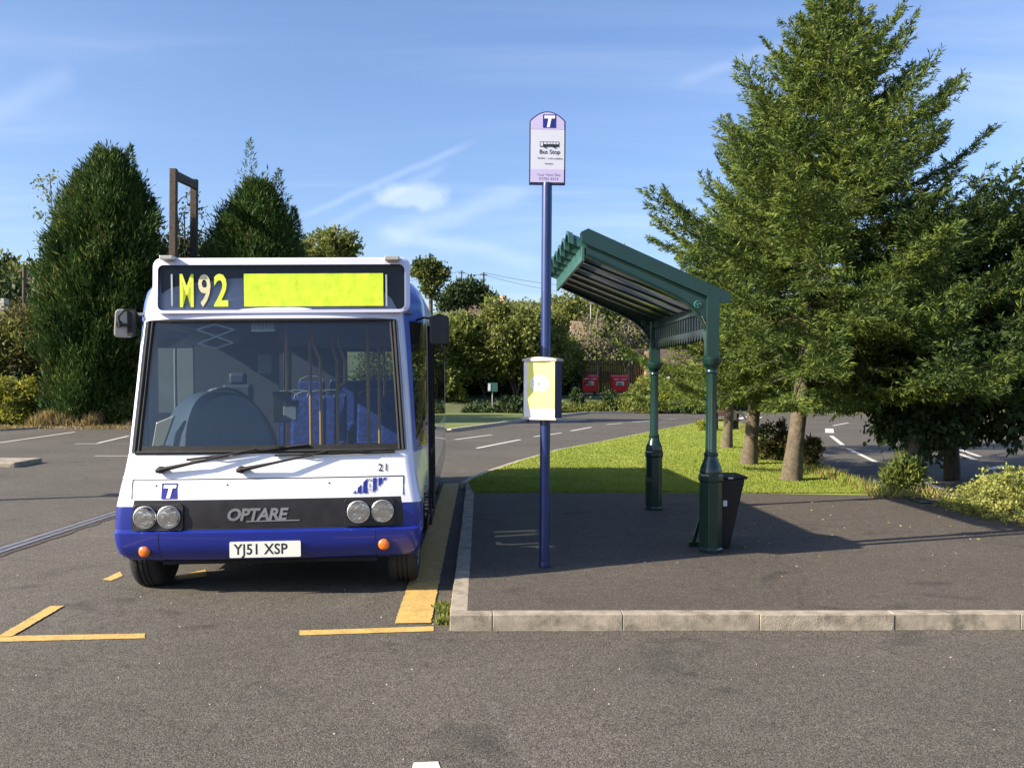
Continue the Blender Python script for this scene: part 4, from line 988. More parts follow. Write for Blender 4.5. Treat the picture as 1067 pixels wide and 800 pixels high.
# fleet number, logos, badge, number plate
def on_front(m_, t, px, py, size, mi=0, off=.0045, **k):
    x, z = bl(px, py, .04); b = len(m_.v); m_.text(t, size, (x, 0, z), mi=mi, **k)
    for i in range(b, len(m_.v)): v = m_.v[i]; m_.v[i] = Vector((v.x, front_y(v.x, v.z) - off, v.z))
mb = MB(); on_front(mb, '21', 393, 491.3, .082, bold=.001, sx=.98, space=1.15); mb.build('fleet_number', 'ink', bus, fixn=False)
def frect(m_, pts, mi=0, off=.0045):
    V_ = []
    for px, py in pts: x, z = bl(px, py, .06); V_.append((x, front_y(x, z) - off, z))
    m_.quadlist(V_, [tuple(range(len(V_)))], mi)
mb = MB(); frect(mb, [(169, 519.5), (185.6, 519), (185.6, 503), (169, 503.3)])
frect(mb, [(171, 508.3), (184.2, 508.1), (184.6, 504.6), (171.4, 504.9)], 1, .0062); frect(mb, [(174.2, 518.6), (178.2, 518.5), (180.8, 508), (176.6, 508)], 1, .0062)
mb.build('transport_logo', ['logoblue', 'logowhite'], bus, fixn=False)
mb = MB()
for i, (a0, a1) in enumerate([(368, 371), (372.7, 376.6), (378.3, 382.8), (388.3, 392.2), (394, 398), (399.3, 403)]):
    # parallelogram clipped between its two slanted sides
    def clip(x): # top and bottom y for a column at x
        lo = max(0, min(1, (x - 367.5) / 15.)); hi = max(0, min(1, (x - 388.) / 15.))
        return 513.8 - 15.5 * lo, 513.8 - 15.5 * hi
    t0, b0_ = clip(a0); t1, b1 = clip(a1); k_ = -(a0 - 368) * .012
    frect(mb, [(a0, b0_ + k_), (a1, b1 + k_), (a1, t1 + k_), (a0, t0 + k_ + (0 if abs(t0 - b0_) > .1 else -.3))])
for i, ch_ in enumerate('NET'): on_front(mb, ch_, 383.6, 502.6 + i * 5.3, .042, 1)
mb.build('stripe_logo', ['logoblue', 'ink'], bus, fixn=False)
mb = MB(); on_front(mb, 'OPTARE', 236.5, 541.5, .132, shear=.22, bold=.0045, sx=1.02, off=.006, space=.93)
frect(mb, [(258, 542.8), (313, 541.4), (313, 540.2), (258, 541.6)], 0, .006)
mb.build('badge', 'badge', gr, fixn=False)
mb = MB(); x0, z0 = bl(240, 580.5, .0); x1, z1 = bl(313.5, 563, .0)
rn = rr((x1 - x0) / 2, 0, z1 - z0, .008, 3, (x0 + x1) / 2)
mb.prism([(x, -.018, z + z0) for x, z in rn], (0, .012, 0)); npl = mb.build('number_plate', 'plate', bus)
mb = MB(); mb.text('YJ51 XSP', .118, (x0 + .035, -.0188, z0 + .026), bold=.0022, sx=.905, space=1.04); mb.build('plate_lettering', 'ink', npl, fixn=False)
# bumper details
for px, py in ((151, 574.5), (400, 567)):
    x, z = bl(px, py, .03); mb = MB(); yb_ = front_y(x, z)
    mb.lathe([(.052, .004), (.052, -.008), (.047, -.012)], (x, yb_, z), 24, 0, 'Y'); s_ = mb.build('indicator', 'black', bus, smooth=40)
    mb = MB(); mb.lathe([(.046, -.010), (.040, -.022), (.024, -.028), (.004, -.030)], (x, yb_, z), 24, 0, 'Y'); mb.build('lens', 'amber', s_, smooth=60)
for pts in ([(139, 552.5), (192.5, 551.5), (192.5, 524.5), (139, 525.5)], [(359, 548), (411.5, 546.5), (411.5, 518.8), (359, 520)]):
    V_ = []
    for px, py in pts: x, z = bl(px, py, .04); V_.append((x, z))
    xa, xb_ = V_[0][0], V_[1][0]; za, zb_ = V_[0][1], V_[2][1]; mb = MB()
    P = rr((xb_ - xa) / 2, za, zb_, .03, 4, (xa + xb_) / 2); mb.prism([(x, front_y(x, z) - .018, z) for x, z in P], (0, .035, 0))
    mb.build('headlamp_surround', 'black', bus, bevel=.003)
for px, py in ((152.6, 538.3), (177.8, 537.8), (374, 532.6), (398.6, 532)):
    x, z = bl(px, py, .04); yy0 = (front_y(abs(x) + .05, z) + front_y(abs(x) - .05, z)) / 2 - .030; mb = MB()
    mb.lathe([(.090, .004), (.091, -.006), (.086, -.010), (.084, .002)], (x, yy0, z), 32, 0, 'Y'); h_ = mb.build('headlight', 'silver', bus, smooth=40)
    mb = MB(); mb.lathe([(.085, -.002), (.080, .018), (.062, .040), (.036, .055), (.016, .06)], (x, yy0, z), 28, 0, 'Y')
    mb.build('reflector', 'chrome', h_, smooth=60)
    mb = MB(); mb.lathe([(.020, .055), (.022, .014), (.012, .004), (.003, .002)], (x + .004, yy0, z - .004), 14, 0, 'Y'); mb.build('bulb', 'galv', h_, smooth=50)
    mb = MB(); mb.lathe([(.085, -.003), (.07, -.012), (.04, -.018), (.002, -.020)], (x, yy0, z), 28, 0, 'Y'); mb.build('lens', 'lamp_glass', h_, smooth=70)
# wipers
for (pv, elb, b0p, b1p) in (((169, 489), (268, 467), (196, 478.5), (320, 463)), ((253, 488.5), (340, 470), (287, 474), (411, 470.5))):
    mb = MB(); x, z = bl(*pv, .1); y = front_y(x, z) - .025
    mb.lathe([(.028, .03), (.030, -.015), (.018, -.03)], (x, y, z), 14, 0, 'Y')
    e_, ze = bl(*elb, .12); ye = front_y(e_, ze) - .045
    mb.tube([(x - .03, y - .012, z - .008), (x, y - .02, z), ((x * .6 + e_ * .4), front_y(x, z) - .065, z * .6 + ze * .4), (e_, ye, ze)], [.020, .022, .012, .009], 6)
    xa, za = bl(*b0p, .12); xb_, zb_ = bl(*b1p, .12)
    w_ = mb.build('wiper', 'matblack', bus); mb = MB()
    pts = [(xa + (xb_ - xa) * t, front_y(xa + (xb_ - xa) * t, za + (zb_ - za) * t) - .02, za + (zb_ - za) * t) for t in np.linspace(0, 1, 7)]
    mb.tube(pts, .010, 5); mb.tube([pts[1], (Vector(pts[1]) + Vector((.08, -.022, .008))), (Vector(pts[5]) + Vector((-.08, -.022, .008))), pts[5]], .006, 5)
    mb.build('wiper_blade', 'matblack', w_)
# mirrors
x, z = bl(128, 336, .32); mb = MB()
x0, z0 = bl(119, 351.5, .30); x1, z1 = bl(135.5, 322, .30)
Pm = rr((x1 - x0) / 2, z0, z1, .03, 4, (x0 + x1) / 2)
mb.prism([(a + (b - z0) * .06, .30 + (a - x0) * .35, b) for a, b in Pm], (0, .06, 0)); mi_ = mb.build('mirror', 'mirrorshell', bus, bevel=.012)
mb = MB(); mb.prism([(x1 - .035 + a, .30, b) for a, b in rr(.022, z0 + .01, z1 - .01, .012, 3, .04)], (0, .085, 0))
xm_, zm_ = (x0 + x1) / 2, (z0 + z1) / 2
mb.tube([(xm_, .27, zm_ - .02), (xm_ - .015, .275, zm_ + .05), (xm_ + .03, .285, z1 - .01), (x1 + .02, .36, z1 - .005), (-side_x(.45, 2.2) + .02, .46, 2.2)], .010, 6)
mb.lathe([(.028, -.008), (.03, .0), (.02, .03)], (xm_ - .01, .285, zm_ - .01), 12, 0, 'Y'); mb.tube([(xm_, .27, zm_ - .01), (x1, .30, zm_ - .02), (x1 + .01, .34, zm_ - .02)], .013, 6)
mb.build('mirror_arm', 'matblack', mi_)
x0, z0 = bl(447.5, 359.5, .45); x1, z1 = bl(467.5, 328.5, .45); mb = MB()
mb.prism([(a, .45, b) for a, b in rr((x1 - x0) / 2, z0, z1, .028, 4, (x0 + x1) / 2)], (0, .09, 0)); m2 = mb.build('mirror', 'black', bus, bevel=.015)
mb = MB(); mb.prism([(a, .541, b) for a, b in rr((x1 - x0) / 2 - .012, z0 + .012, z1 - .012, .02, 4, (x0 + x1) / 2)], (0, .003, 0)); mb.build('mirror_glass', 'mirrorg', m2)
mb = MB(); mb.tube([(x1 - .02, .5, z1 - .01), ((x0 + x1) / 2, .49, z1 + .012), (x0 + .0, .5, z1 - .02), (x0 - .05, .55, z1 - .01), (side_x(.6, 2.1) - .01, .60, z1 - .03)], .010, 6)
mb.tube([((x0 + x1) / 2 + .03, .5, z0 + .02), ((x0 + x1) / 2 + .04, .51, z0 - .14)], .007, 5)
mb.build('mirror_arm', 'matblack', m2)
# interior
mb = MB(); mb.box(-1.2, 1.2, .95, 8.3, .38, .41); mb.build('cabin_floor', 'floor_in', bus)
mb = MB(); mb.box(-1.15, 1.15, .42, 8.3, 2.30, 2.32); mb.build('cabin_ceiling', 'ceiling_in', bus)
mb = MB(); mb.box(-1.18, 1.18, 8.2, 8.25, .4, 1.4); mb.box(-1.18, -.3, 7.4, 7.44, .4, 2.28); mb.build('rear_bulkhead', 'interior', bus)
mb = MB() # wrap round dash shelf
mb.prism([(-1.05, .17, 1.185), (1.05, .17, 1.185), (1.12, .62, 1.13), (.25, .62, 1.13), (.1, .95, 1.13), (-1.15, .95, 1.13)], (0, 0, -.06)); 
mb.box(-1.1, 1.1, .45, .55, .45, 1.12); dsh = mb.build('dashboard', 'dash', bus, bevel=.01)
def bell(px0, px1, pyt, s, flat=.0): # arched binnacle outline in local x,z
    xa = bl(px0, 478, s)[0]; xb_ = bl(px1, 478, s)[0]; zt = bl((px0 + px1) / 2, pyt, s)[1]; zb = 1.13; c_ = xa * .5 + xb_ * .5; hw_ = (xb_ - xa) / 2
    P = []
    for t in np.linspace(-1, 1, 25): P.append((c_ + hw_ * t, zb + (zt - zb) * (1 - abs(t) ** 2.6) ** .72))
    return P
P1 = bell(163, 284, 407, .62); P2 = bell(196, 285, 412, .40); n = len(P1)
mb = MB(); mb.quadlist([(x, .38 + .0 * z, z) for x, z in P2] + [(x, .46, z + .006) for x, z in P2] , [(i, i + 1, n + i + 1, n + i) for i in range(n - 1)] + [tuple(range(n))])
mb.build('instrument_binnacle', 'dash', dsh, smooth=40)
mb = MB(); mb.quadlist([(x, .46, z + .006) for x, z in P2] + [(x, .66, z) for x, z in P1] + [(x, .95, z * .97) for x, z in P1], [(i, i + 1, n + i + 1, n + i) for i in range(n - 1)] + [(n + i, n + i + 1, 2 * n + i + 1, 2 * n + i) for i in range(n - 1)])
mb.build('binnacle_cowl', 'dash2', dsh, smooth=60)
mb = MB(); c_ = Vector(((P1[0][0] + P1[-1][0]) / 2 + .02, .98, 1.50)); tt = Matrix.Rotation(R(-50), 3, 'X')
mb.tube([c_ + tt @ Vector((.23 * math.cos(a), .23 * math.sin(a), 0)) for a in np.linspace(0, 2 * math.pi, 33)], .016, 6)
for a in (.3, 2.8, 4.7): mb.tube([c_, c_ + tt @ Vector((.23 * math.cos(a), .23 * math.sin(a), 0))], .012, 5)
mb.build('steering_wheel', 'black', bus)
mb = MB(); mb.lathe([(.13, 0), (.11, .03), (.06, .045), (.01, .05)], (-.93, .32, 1.165), 20); mb.build('dash_cup', 'mirrorshell', dsh, smooth=50)
xs_, zs_ = bl(150, 448, .5); mb = MB(); mb.prism([(bl(158, 470, .5)[0], .5, 1.16), (bl(170, 470, .5)[0], .5, 1.16), (bl(183, 432, .5)[0], .5, bl(183, 432, .5)[1]), (bl(163, 440, .5)[0], .5, bl(163, 440, .5)[1])], (0, .03, 0)); mb.build('dash_side_pod', 'mirrorshell', dsh, bevel=.01)
# cab partition and fittings
mb = MB()
def slab(px0, px1, py0, py1, s, m_=None, th=.03):
    xa, za = bl(px0, py1, s); xb_, zb_ = bl(px1, py0, s); (m_ or mb).box(xa, xb_, s, s + th, max(za, .42), min(zb_, 2.3))
slab(186, 202, 363, 430, 1.75); slab(269, 283, 369, 389, 1.7); mb.build('cab_partition', 'panelgrey', bus, bevel=.004)
mb = MB(); slab(204, 262, 352, 470, 2.3); slab(262, 290, 345, 480, 2.2); mb.build('cab_bulkhead', 'interior', bus)
mb = MB(); slab(218, 250, 350, 358, 1.2, th=.2); slab(196, 216, 348, 360, 1.0, th=.2); mb.build('overhead_locker', 'panelgrey', bus)
mb = MB(); slab(232, 262, 400, 470, 1.55, th=.12); slab(238, 256, 388, 401, 1.56, th=.09); mb.build('driver_seat', 'dash2', bus, bevel=.03)
mb = MB(); slab(284, 300, 408, 440, 1.15, th=.18); slab(296, 310, 417, 425, 1.0, th=.08); mb.build('ticket_machine', 'black', bus, bevel=.01)
mb = MB(); slab(295, 309, 423, 438, 1.0, th=.08); mb.build('ticket_screen', 'panelgrey', bus, bevel=.008)
# scissor sunblind frame
mb = MB(); A_ = [bl(*q, .27) for q in ((204.5, 343.5), (223, 337.8), (244, 343.5), (206, 358), (224, 363.5), (243, 357))]
def sc(i, j_): mb.tube([(A_[i][0], front_y(A_[i][0], A_[i][1]) + .02, A_[i][1]), (A_[j_][0], front_y(A_[j_][0], A_[j_][1]) + .035, A_[j_][1])], .0075, 5)
for i, j_ in ((0, 1), (1, 2), (0, 5), (2, 3), (3, 4), (4, 5)): sc(i, j_)
mb.build('sunblind_linkage', 'posterw', bus)
mb = MB(); 
for s in np.linspace(0, 1, 11):
    xa = bl(262 + 22 * s, 352, .42)[0]; mb.box(xa, xa + .01, .42, .44, 2.17, 2.235)
mb.box(bl(262, 352, .42)[0], bl(284, 352, .42)[0] + .02, .42, .45, 2.155, 2.175); mb.build('air_vent', 'silver', bus)
# grab rails
for (px, pt, pb2, s, bend) in ((299, 350, 470, 1.5, 0), (323.5, 350, 470, 3.0, 0), (334, 340, 470, 2.1, .07), (351.5, 350, 470, 2.6, .05), (359.5, 345, 402, 2.2, .06), (383.5, 338, 470, 1.3, 0), (395, 350, 450, 3.6, 0), (400.5, 350, 445, 4.4, 0)):
    x, _ = bl(px, 400, s); zt = min(2.3, bl(px, pt, s)[1]); zb = max(.42, bl(px, pb2, s)[1]); mb = MB()
    mb.tube([(x, s, .42 if pb2 > 440 else zb), (x, s, 1.95), (x - bend, s, 2.12), (x - bend, s, 2.30)] if pb2 > 440 else [(x - .05, s + .02, zb), (x, s, zb + .04), (x, s, 1.95), (x - bend, s, 2.12), (x - bend, s, 2.3)], .017, 8)
    mb.build('grab_rail', 'handrail', bus, smooth=60)
for x, y in [(-.75, 3.2), (-.28, 3.2), (.72, 3.9), (-.75, 4.1), (-.28, 4.1), (.3, 4.9), (.78, 4.9), (-.75, 5.1), (-.28, 5.1), (.3, 6.1), (.78, 6.1), (-.75, 6.2), (-.28, 6.2), (-.1, 7.6), (.35, 7.6), (.8, 7.6)]:
    z0 = .42 if y < 5.5 else .62
    mb = MB(); mb.box(x - .21, x + .21, y - .05, y + .38, z0 + .36, z0 + .48); mb.prism([(x - .21, y + .36, z0 + .45), (x + .21, y + .36, z0 + .45), (x + .20, y + .47, z0 + 1.12), (x - .20, y + .47, z0 + 1.12)], (0, .07, 0)); st2 = mb.build('passenger_seat', 'seat', bus, bevel=.03)
    mb = MB(); mb.tube([(x - .19, y + .5, z0 + 1.02), (x - .17, y + .5, z0 + 1.15), (x - .08, y + .5, z0 + 1.19), (x + .08, y + .5, z0 + 1.19), (x + .17, y + .5, z0 + 1.15), (x + .19, y + .5, z0 + 1.02)], .012, 6)
    mb.box(x - .03, x + .03, y + .1, y + .2, .41, z0 + .37); mb.build('seat_handle', 'panelgrey', st2)
bus.rotation_euler = (0, BROLL, BYAW)
# ============================================================ TREES ON THE ISLAND
def gp(px, py, z=.10): return G(px, py, z)
tA = gp(824, 501); tB = gp(780, 484); tC = gp(757, 467); tD = gp(940, 508)
def at(px, py, Y): return W(px, py, Y)
def lean(b, px, py, dY=.0):
    return W(px, py, b.y + dY)
topA = lean(tA, 868, -22, .3)
spruce('spruce_tree', 'tallest spruce on the island with its bare lower trunk beside the round shrub', tA, topA, 0, 1.75, 3.5, 54, 3, ('needle', 'needle2'), .15, group='spruces on the grass island', envp=.92, dens=1.35, low=-.12, envf=lambda q: min(3.15, .37 * q + .045 * q * q), xb=lambda az, f: 1 + (.50 * max(0, math.cos(az)) ** 2 * math.sin(math.pi * (f - .25) / .65) if .25 < f < .9 else 0))
spruce('spruce_tree', 'second spruce trunk behind the shelter end, crown lower and brighter green', tB, lean(tB, 800, 120), 0, 1.6, 2.4, 34, 7, ('needle2', 'needle'), .15, group='spruces on the grass island', envp=.7)
spruce('spruce_tree', 'slimmest and farthest spruce of the row, next to the yellow conifer', tC, lean(tC, 765, 205), 0, 1.7, 1.9, 26, 9, ('needle2', 'needle'), .13, group='spruces on the grass island', envp=.6)
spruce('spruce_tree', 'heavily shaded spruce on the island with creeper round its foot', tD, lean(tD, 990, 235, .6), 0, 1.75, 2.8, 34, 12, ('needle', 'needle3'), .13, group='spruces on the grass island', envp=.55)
def L_(px, py, Y, rx, ry, rz): p = W(px, py, Y); return (p.x, p.y, p.z, rx, ry, rz)
b = gp(992, 500, .0); b.z = .0
leafy_tree('broadleaf_tree', 'dark drooping broadleaf tree on the shaded road edge beyond the mound', b, [b, b + Vector((-.05, 0, 1.2)), b + Vector((.1, .1, 2.2)), b + Vector((.3, .1, 3.2))], .15,
           [L_(1062, 290, 15.4, 1.2, 1.3, 1.4), L_(985, 330, 15.6, 1.3, 1.4, 1.3), L_(1060, 370, 15.2, 1.6, 1.5, 1.2), L_(975, 415, 15.4, 1.0, 1.0, .8), L_(1045, 425, 15.2, 1.0, 1.0, .65), L_(1110, 270, 16, 1.3, 1.6, 1.6)],
           900, 26, .16, .14, .085, ['leaf_dark', 'leaf_dark'], bark='barkdark', up=-.3, droop=.3)
b = gp(958, 505, .0)
leafy_tree('broadleaf_tree', 'thin dark stemmed tree with hanging leaves between spruce and mound', b, [b, b + Vector((.02, 0, 1.0)), b + Vector((-.05, .1, 2.2))], .08,
           [L_(962, 440, 14.6, .6, .6, .5), L_(935, 432, 14.8, .4, .5, .30), L_(968, 400, 14.8, .8, .8, .6)], 260, 22, .12, .12, .07, ['leaf_dark'], bark='barkdark', up=-.4, droop=.4, limbs=4)
# more trees on the far side of the right-hand road close the view behind the crowns
for i, (px, Y, hh, rr_, lab) in enumerate([(870, 62, 6.5, 4.2, 'dark broad tree beyond the far road behind the shelter trees'), (960, 58, 7.5, 4.6, 'dark tall tree beyond the far road behind the shaded spruce'), (1060, 55, 8.0, 5.0, 'dark tree where the far road bends behind the mound'), (800, 70, 6.0, 3.6, 'dull green tree beyond the road junction behind the slim spruce')]):
    p = W(px, 400, Y); b = Vector((p.x, Y, float(TZ(p.x, Y))))
    leafy_tree('background_tree', lab, b, [b, b + Vector((0, 0, hh * .35)), b + Vector((.2, 0, hh * .6))], .25, [(b.x, b.y, b.z + hh * .55, rr_, rr_, hh * .45), (b.x - rr_ * .6, b.y, b.z + hh * .35, rr_ * .7, rr_ * .7, hh * .3), (b.x + rr_ * .6, b.y, b.z + hh * .32, rr_ * .7, rr_ * .7, hh * .3)],
               420, 16, .35, .5, .3, ['leaf_dark', 'leaf_green'], bark='barkdark', group='trees beyond the far road')
# shrubs on the island
b = gp(811, 480)
shrub('shrub', 'round reddish green shrub growing between two spruce trunks', b, [L_(806, 457, b.y, .36, .35, .36), L_(818, 466, b.y, .42, .4, .30), L_(800, 470, b.y, .3, .3, .22)], 150, 22, .05, .07, .045, ['leaf_brown', 'leaf_dark'])
b = gp(846, 489)
shrub('shrub', 'small brownish shrub against the side of the largest trunk', b, [L_(845, 470, b.y, .16, .2, .26)], 60, 22, .05, .07, .04, ['leaf_brown'])
b = gp(940, 513)
shrub('shrub', 'upright dark green creeper clump round the foot of the shaded spruce', b, [L_(940, 497, b.y - .1, .14, .14, .26), L_(950, 494, b.y - .1, .12, .12, .2), L_(930, 499, b.y - .1, .12, .12, .18)], 110, 24, .045, .10, .03, ['leaf_green', 'needle'], up=.9)
b = gp(734, 449)
shrub('dwarf_conifer', 'small bright yellow green conifer beside the slim spruce', b, [L_(734, 445, b.y, .22, .22, .28)], 50, 20, .06, .09, .05, ['leaf_gold', 'leaf_green'], cat='dwarf conifer')
b = G(1040, 520, .13)
lob = [(7.15, 11.2, .10, .95, 1.2, .52), (8.2, 11.2, .10, 1.5, 1.4, .64), (6.7, 11.6, .10, .5, .7, .30), (9.8, 11.0, .10, 1.8, 1.5, .6)]
shrub('heather_mound', 'low spreading yellow green ground cover mound with rusty tips beside the path', Vector((8, 11.3, .10)), lob, 5200, 26, .03, .040, .024, ['leaf_mound', 'leaf_olive'], up=.5, inner=.93, cat='ground cover')
# sparse tufts at the end of the bed, hose bent on the path edge
pts = np.array([[*G(px, 514 + rng.random() * 6, .10)[:2], .10] for px in rng.uniform(905, 985, 420)]); D = jit(len(pts), .5) + np.array([0, 0, 1.])
o = npmesh('weeds', cards(pts, D, .08 + .14 * rng.random(len(pts)), .016), 4, ['drygrass', 'blade'], mi=(rng.random(len(pts)) < .5).astype(int)); o['kind'] = 'stuff'
mb = MB(G(946, 519, .11)); P = [G(x, y, .12) for x, y in ((944, 517.8), (950, 520.5), (960, 522.8), (972, 523.4), (984, 523.2))]
tag(mb.tube(P, .022, 8).build('edging_strip', 'green', smooth=60), 'short curved green edging strip at the tip of the planting bed', 'edging')
# weeds at the kerb corner
for (cx_, cy_, n_) in ((464, 641, 90), (462, 649, 60), (461, 634, 60)):
    g_ = G(cx_, cy_, .0); p_ = np.array(g_) + jit(n_ * 3, .022) * np.array([1, 1.6, 0]); D = jit(n_ * 3, .7) + np.array([0, 0, 1.])
    o = npmesh('weeds', cards(p_, D, .03 + .045 * rng.random(len(p_)), .016), 4, 'leaf_green'); o['kind'] = 'stuff'

# ============================================================ LEFT BACKGROUND
c1 = W(113, 400, 35); b1 = Vector((c1.x, 35, -.05))
def leyland(label, b, H, rad, ncl, per, spires, grp):
    t = thing('conifer_tree', label, 'tree', b, group=grp); mb = MB(b); mb.tube([b, b + Vector((.1, 0, H * .5)), b + Vector((0, 0, H * .93))], [.25, .14, .03], 8); mb.build('trunk', 'barkdark', t, smooth=60)
    V = leyland_crown(np.array(b), H, rad, ncl, per, spires, shp=(.85, .97, 1, .93, .76, .46, .08) if rad < 2.2 else (.9, 1, 1, .84, .6, .36, .06)); nn = len(V) // 4; npmesh('crown', V, 4, ['leyland', 'leaf_brown', 'leaf_green'], t, b, np.repeat(rng.choice(3, nn // 40 + 1, p=[.90, .035, .065]), 40)[:nn]); return t
leyland('wide dense dark conifer at the car park edge beside the bare timber frame', b1, 9.9, 1.98, 2000, 80, [(-.45, 9.0, 1.6, .45), (.75, 8.9, 1.7, .5), (-1.2, 8.3, 1.3, .45), (1.6, 7.6, 1.0, .4), (-1.8, 6.9, 1.0, .4), (.2, 9.2, 1.2, .3), (1.7, 6.2, 1, .4)], 'dense conifers behind the bus stand')
c2 = W(268, 400, 36.5); b2 = Vector((c2.x, 36.5, -.05))
leyland('pointed twin-topped dark conifer rising directly behind the bus roof', b2, 9.2, 2.3, 1800, 80, [(-.35, 7.4, 3.9, 1.05), (.8, 7.3, 2.8, .9), (1.4, 7.4, 1.2, .4), (-1.4, 7.0, 1.0, .4)], 'dense conifers behind the bus stand')
# timber frame: two posts and cross beam
g0 = W(179.5, 430, 33.5); g1 = W(201, 430, 37.0)
tf = thing('timber_gantry', 'tall weathered timber frame of two posts and a crossbeam between the conifers', 'timber gantry', Vector((g0.x, 33.5, 0)))
og = Vector((g0.x, 33.5, 0)); za = W(179.5, 176, 33.5).z; zb = W(201, 187, 37.0).z
MB(og).box(g0.x - .12, g0.x + .12, 33.38, 33.62, -.1, za).build('post', 'wood', tf, bevel=.02)
MB(og).box(g1.x - .13, g1.x + .13, 36.87, 37.13, -.1, zb).build('post', 'wood', tf, bevel=.02)
mb = MB(og); d = Vector((g1.x - g0.x, 3.5, zb - za)); mb.prism([Vector((g0.x, 33.5, za)) + Vector(q) for q in ((-.05, .1, -.38), (.1, .1, -.38), (.1, .1, -.05), (-.05, .1, -.05))], d * .98); mb.build('crossbeam', 'wood', tf, bevel=.015)
# bare branches seen inside the frame
def twigs(name, label, base, dirs, mt, leaf=None, cat='tree'):
    base = Vector(base); t = thing(name, label, cat, base); mb = MB(base); tips = []
    for (tgt, r) in dirs:
        tgt = Vector(tgt); m1 = base.lerp(tgt, .5) + Vector((random.uniform(-.3, .3), 0, random.uniform(-.1, .3))); mb.tube([base, m1, tgt], [r, r * .7, r * .3], 5)
        for k in range(6):
            s_ = m1.lerp(tgt, random.random()); e_ = s_ + Vector((random.uniform(-.7, .7), random.uniform(-.4, .4), random.uniform(-.1, .8))); mb.tube([s_, s_.lerp(e_, .5) + Vector((random.uniform(-.1, .1), 0, .05)), e_], [r * .4, r * .25, .008], 4); tips.append(e_)
    mb.build('trunk', mt, t)
    if leaf:
        C = np.repeat(np.array(tips), 40, 0) + jit(len(tips) * 40, .16); npmesh('crown', cards(C, jit(len(C)), .16, .08), 4, leaf, t, base)
    return t
q = W(190, 300, 39)
twigs('sparse_tree', 'sparse twisted tree showing through the gap of the timber frame', (q.x, 39, 0), [(W(183, 205, 39), .09), (W(192, 222, 39), .08), (W(203, 232, 39), .08), (W(186, 235, 39), .06), (W(198, 250, 39), .09)], 'barkdark', 'leaf_dark')
b = W(192, 300, 40); b.z = 0
shrub('hedge_bush', 'dark bush filling the base of the gap between the two conifers', b, [L_(190, 270, 40, 1.3, 1, 1.0), L_(190, 320, 40, 1.7, 1.2, 1.7), L_(200, 380, 40, 2.2, 1.2, 1.8)], 350, 24, .25, .26, .14, ['leaf_dark'])
q = W(66, 300, 36.5)
twigs('sparse_tree', 'spindly leaning sapling with a tuft of leaves beside the wide conifer', (W(75, 260, 36.5).x, 36.5, 0), [(W(52, 184, 36.5), .05), (W(60, 190, 36.5), .03)], 'barkdark', 'leaf_green')
q = W(50, 330, 60)
twigs('bare_tree', 'leafless tree with forked branches behind the brown hedge', (q.x, 60, 0), [(W(30, 268, 60), .1), (W(41, 258, 60), .12), (W(50, 264, 60), .1), (W(36, 285, 60), .1), (W(46, 280, 60), .12)], 'wood')
def bush(name, label, px, Y, lobes, ncl, per, cs, L, Wd, mts, grp=None, cat='shrub', base=None, up=.3):
    b = base or Vector((W(px, 400, Y).x, Y, float(TZ(W(px, 400, Y).x, Y)))); return shrub(name, label, b, lobes, ncl, per, cs, L, Wd, mts, grp, up=up, cat=cat)
bush('hedge_bush', 'brown green overgrown hedge behind the golden shrub', 30, 37, [L_(20, 360, 37, 1.6, 1.2, 1.5), L_(45, 350, 37, 1.3, 1.2, 1.4), L_(-10, 380, 37, 1.8, 1.2, 1.6), L_(48, 395, 37, 1.4, 1.0, 1.2), L_(-50, 370, 37, 2.6, 1.4, 2.2)], 700, 24, .22, .20, .09, ['leaf_brown', 'leaf_olive'])
bush('hedge_bush', 'dark shaded hedge bush at the far edge of the car park', 12, 35.2, [L_(8, 425, 35.2, 1.6, .8, .9), L_(40, 432, 35.4, 1.0, .7, .6), L_(-40, 420, 35, 2.2, .9, 1.2)], 320, 24, .18, .18, .09, ['leaf_dark', 'leaf_green'])
bush('golden_shrub', 'golden yellow variegated shrub in front of the brown hedge', 18, 34.4, [L_(12, 418, 34.4, .6, .5, .6), L_(25, 408, 34.4, .5, .5, .45), L_(4, 405, 34.4, .5, .5, .4), L_(22, 430, 34.3, .4, .4, .35)], 170, 24, .10, .15, .08, ['leaf_gold', 'leaf_olive'])
bush('shrub', 'broad mid green shrub at the foot of the wide conifer beside the bus', 120, 33.8, [L_(122, 432, 33.8, .8, .6, .55), L_(135, 425, 34, .7, .6, .6), L_(108, 438, 33.7, .5, .5, .35)], 190, 24, .11, .16, .09, ['leaf_green'])
for px0, px1, Y, n_, hgt, nm in ((38, 110, 33.3, 9000, .75, 'dry_grass'), (-60, 140, 32.6, 4000, .22, 'dry_grass'), (130, 180, 33.6, 3500, .4, 'dry_grass')):
    xa, xb_ = W(px0, 400, Y).x, W(px1, 400, Y).x; u = rng.random(n_); P = np.stack([xa + (xb_ - xa) * u, Y + .5 * rng.normal(size=n_) * .8, np.zeros(n_) - .03], 1)
    hh = hgt * (.35 + .65 * rng.random(n_)) * (.5 + .5 * np.sin(u * 9) ** 2); D = jit(n_, .28) + np.array([.1, 0, 1.])
    o = npmesh(nm, cards(P, D, hh, .035), 4, ['drygrass', 'leaf_brown'], mi=(rng.random(n_) < .25).astype(int)); o['kind'] = 'stuff'
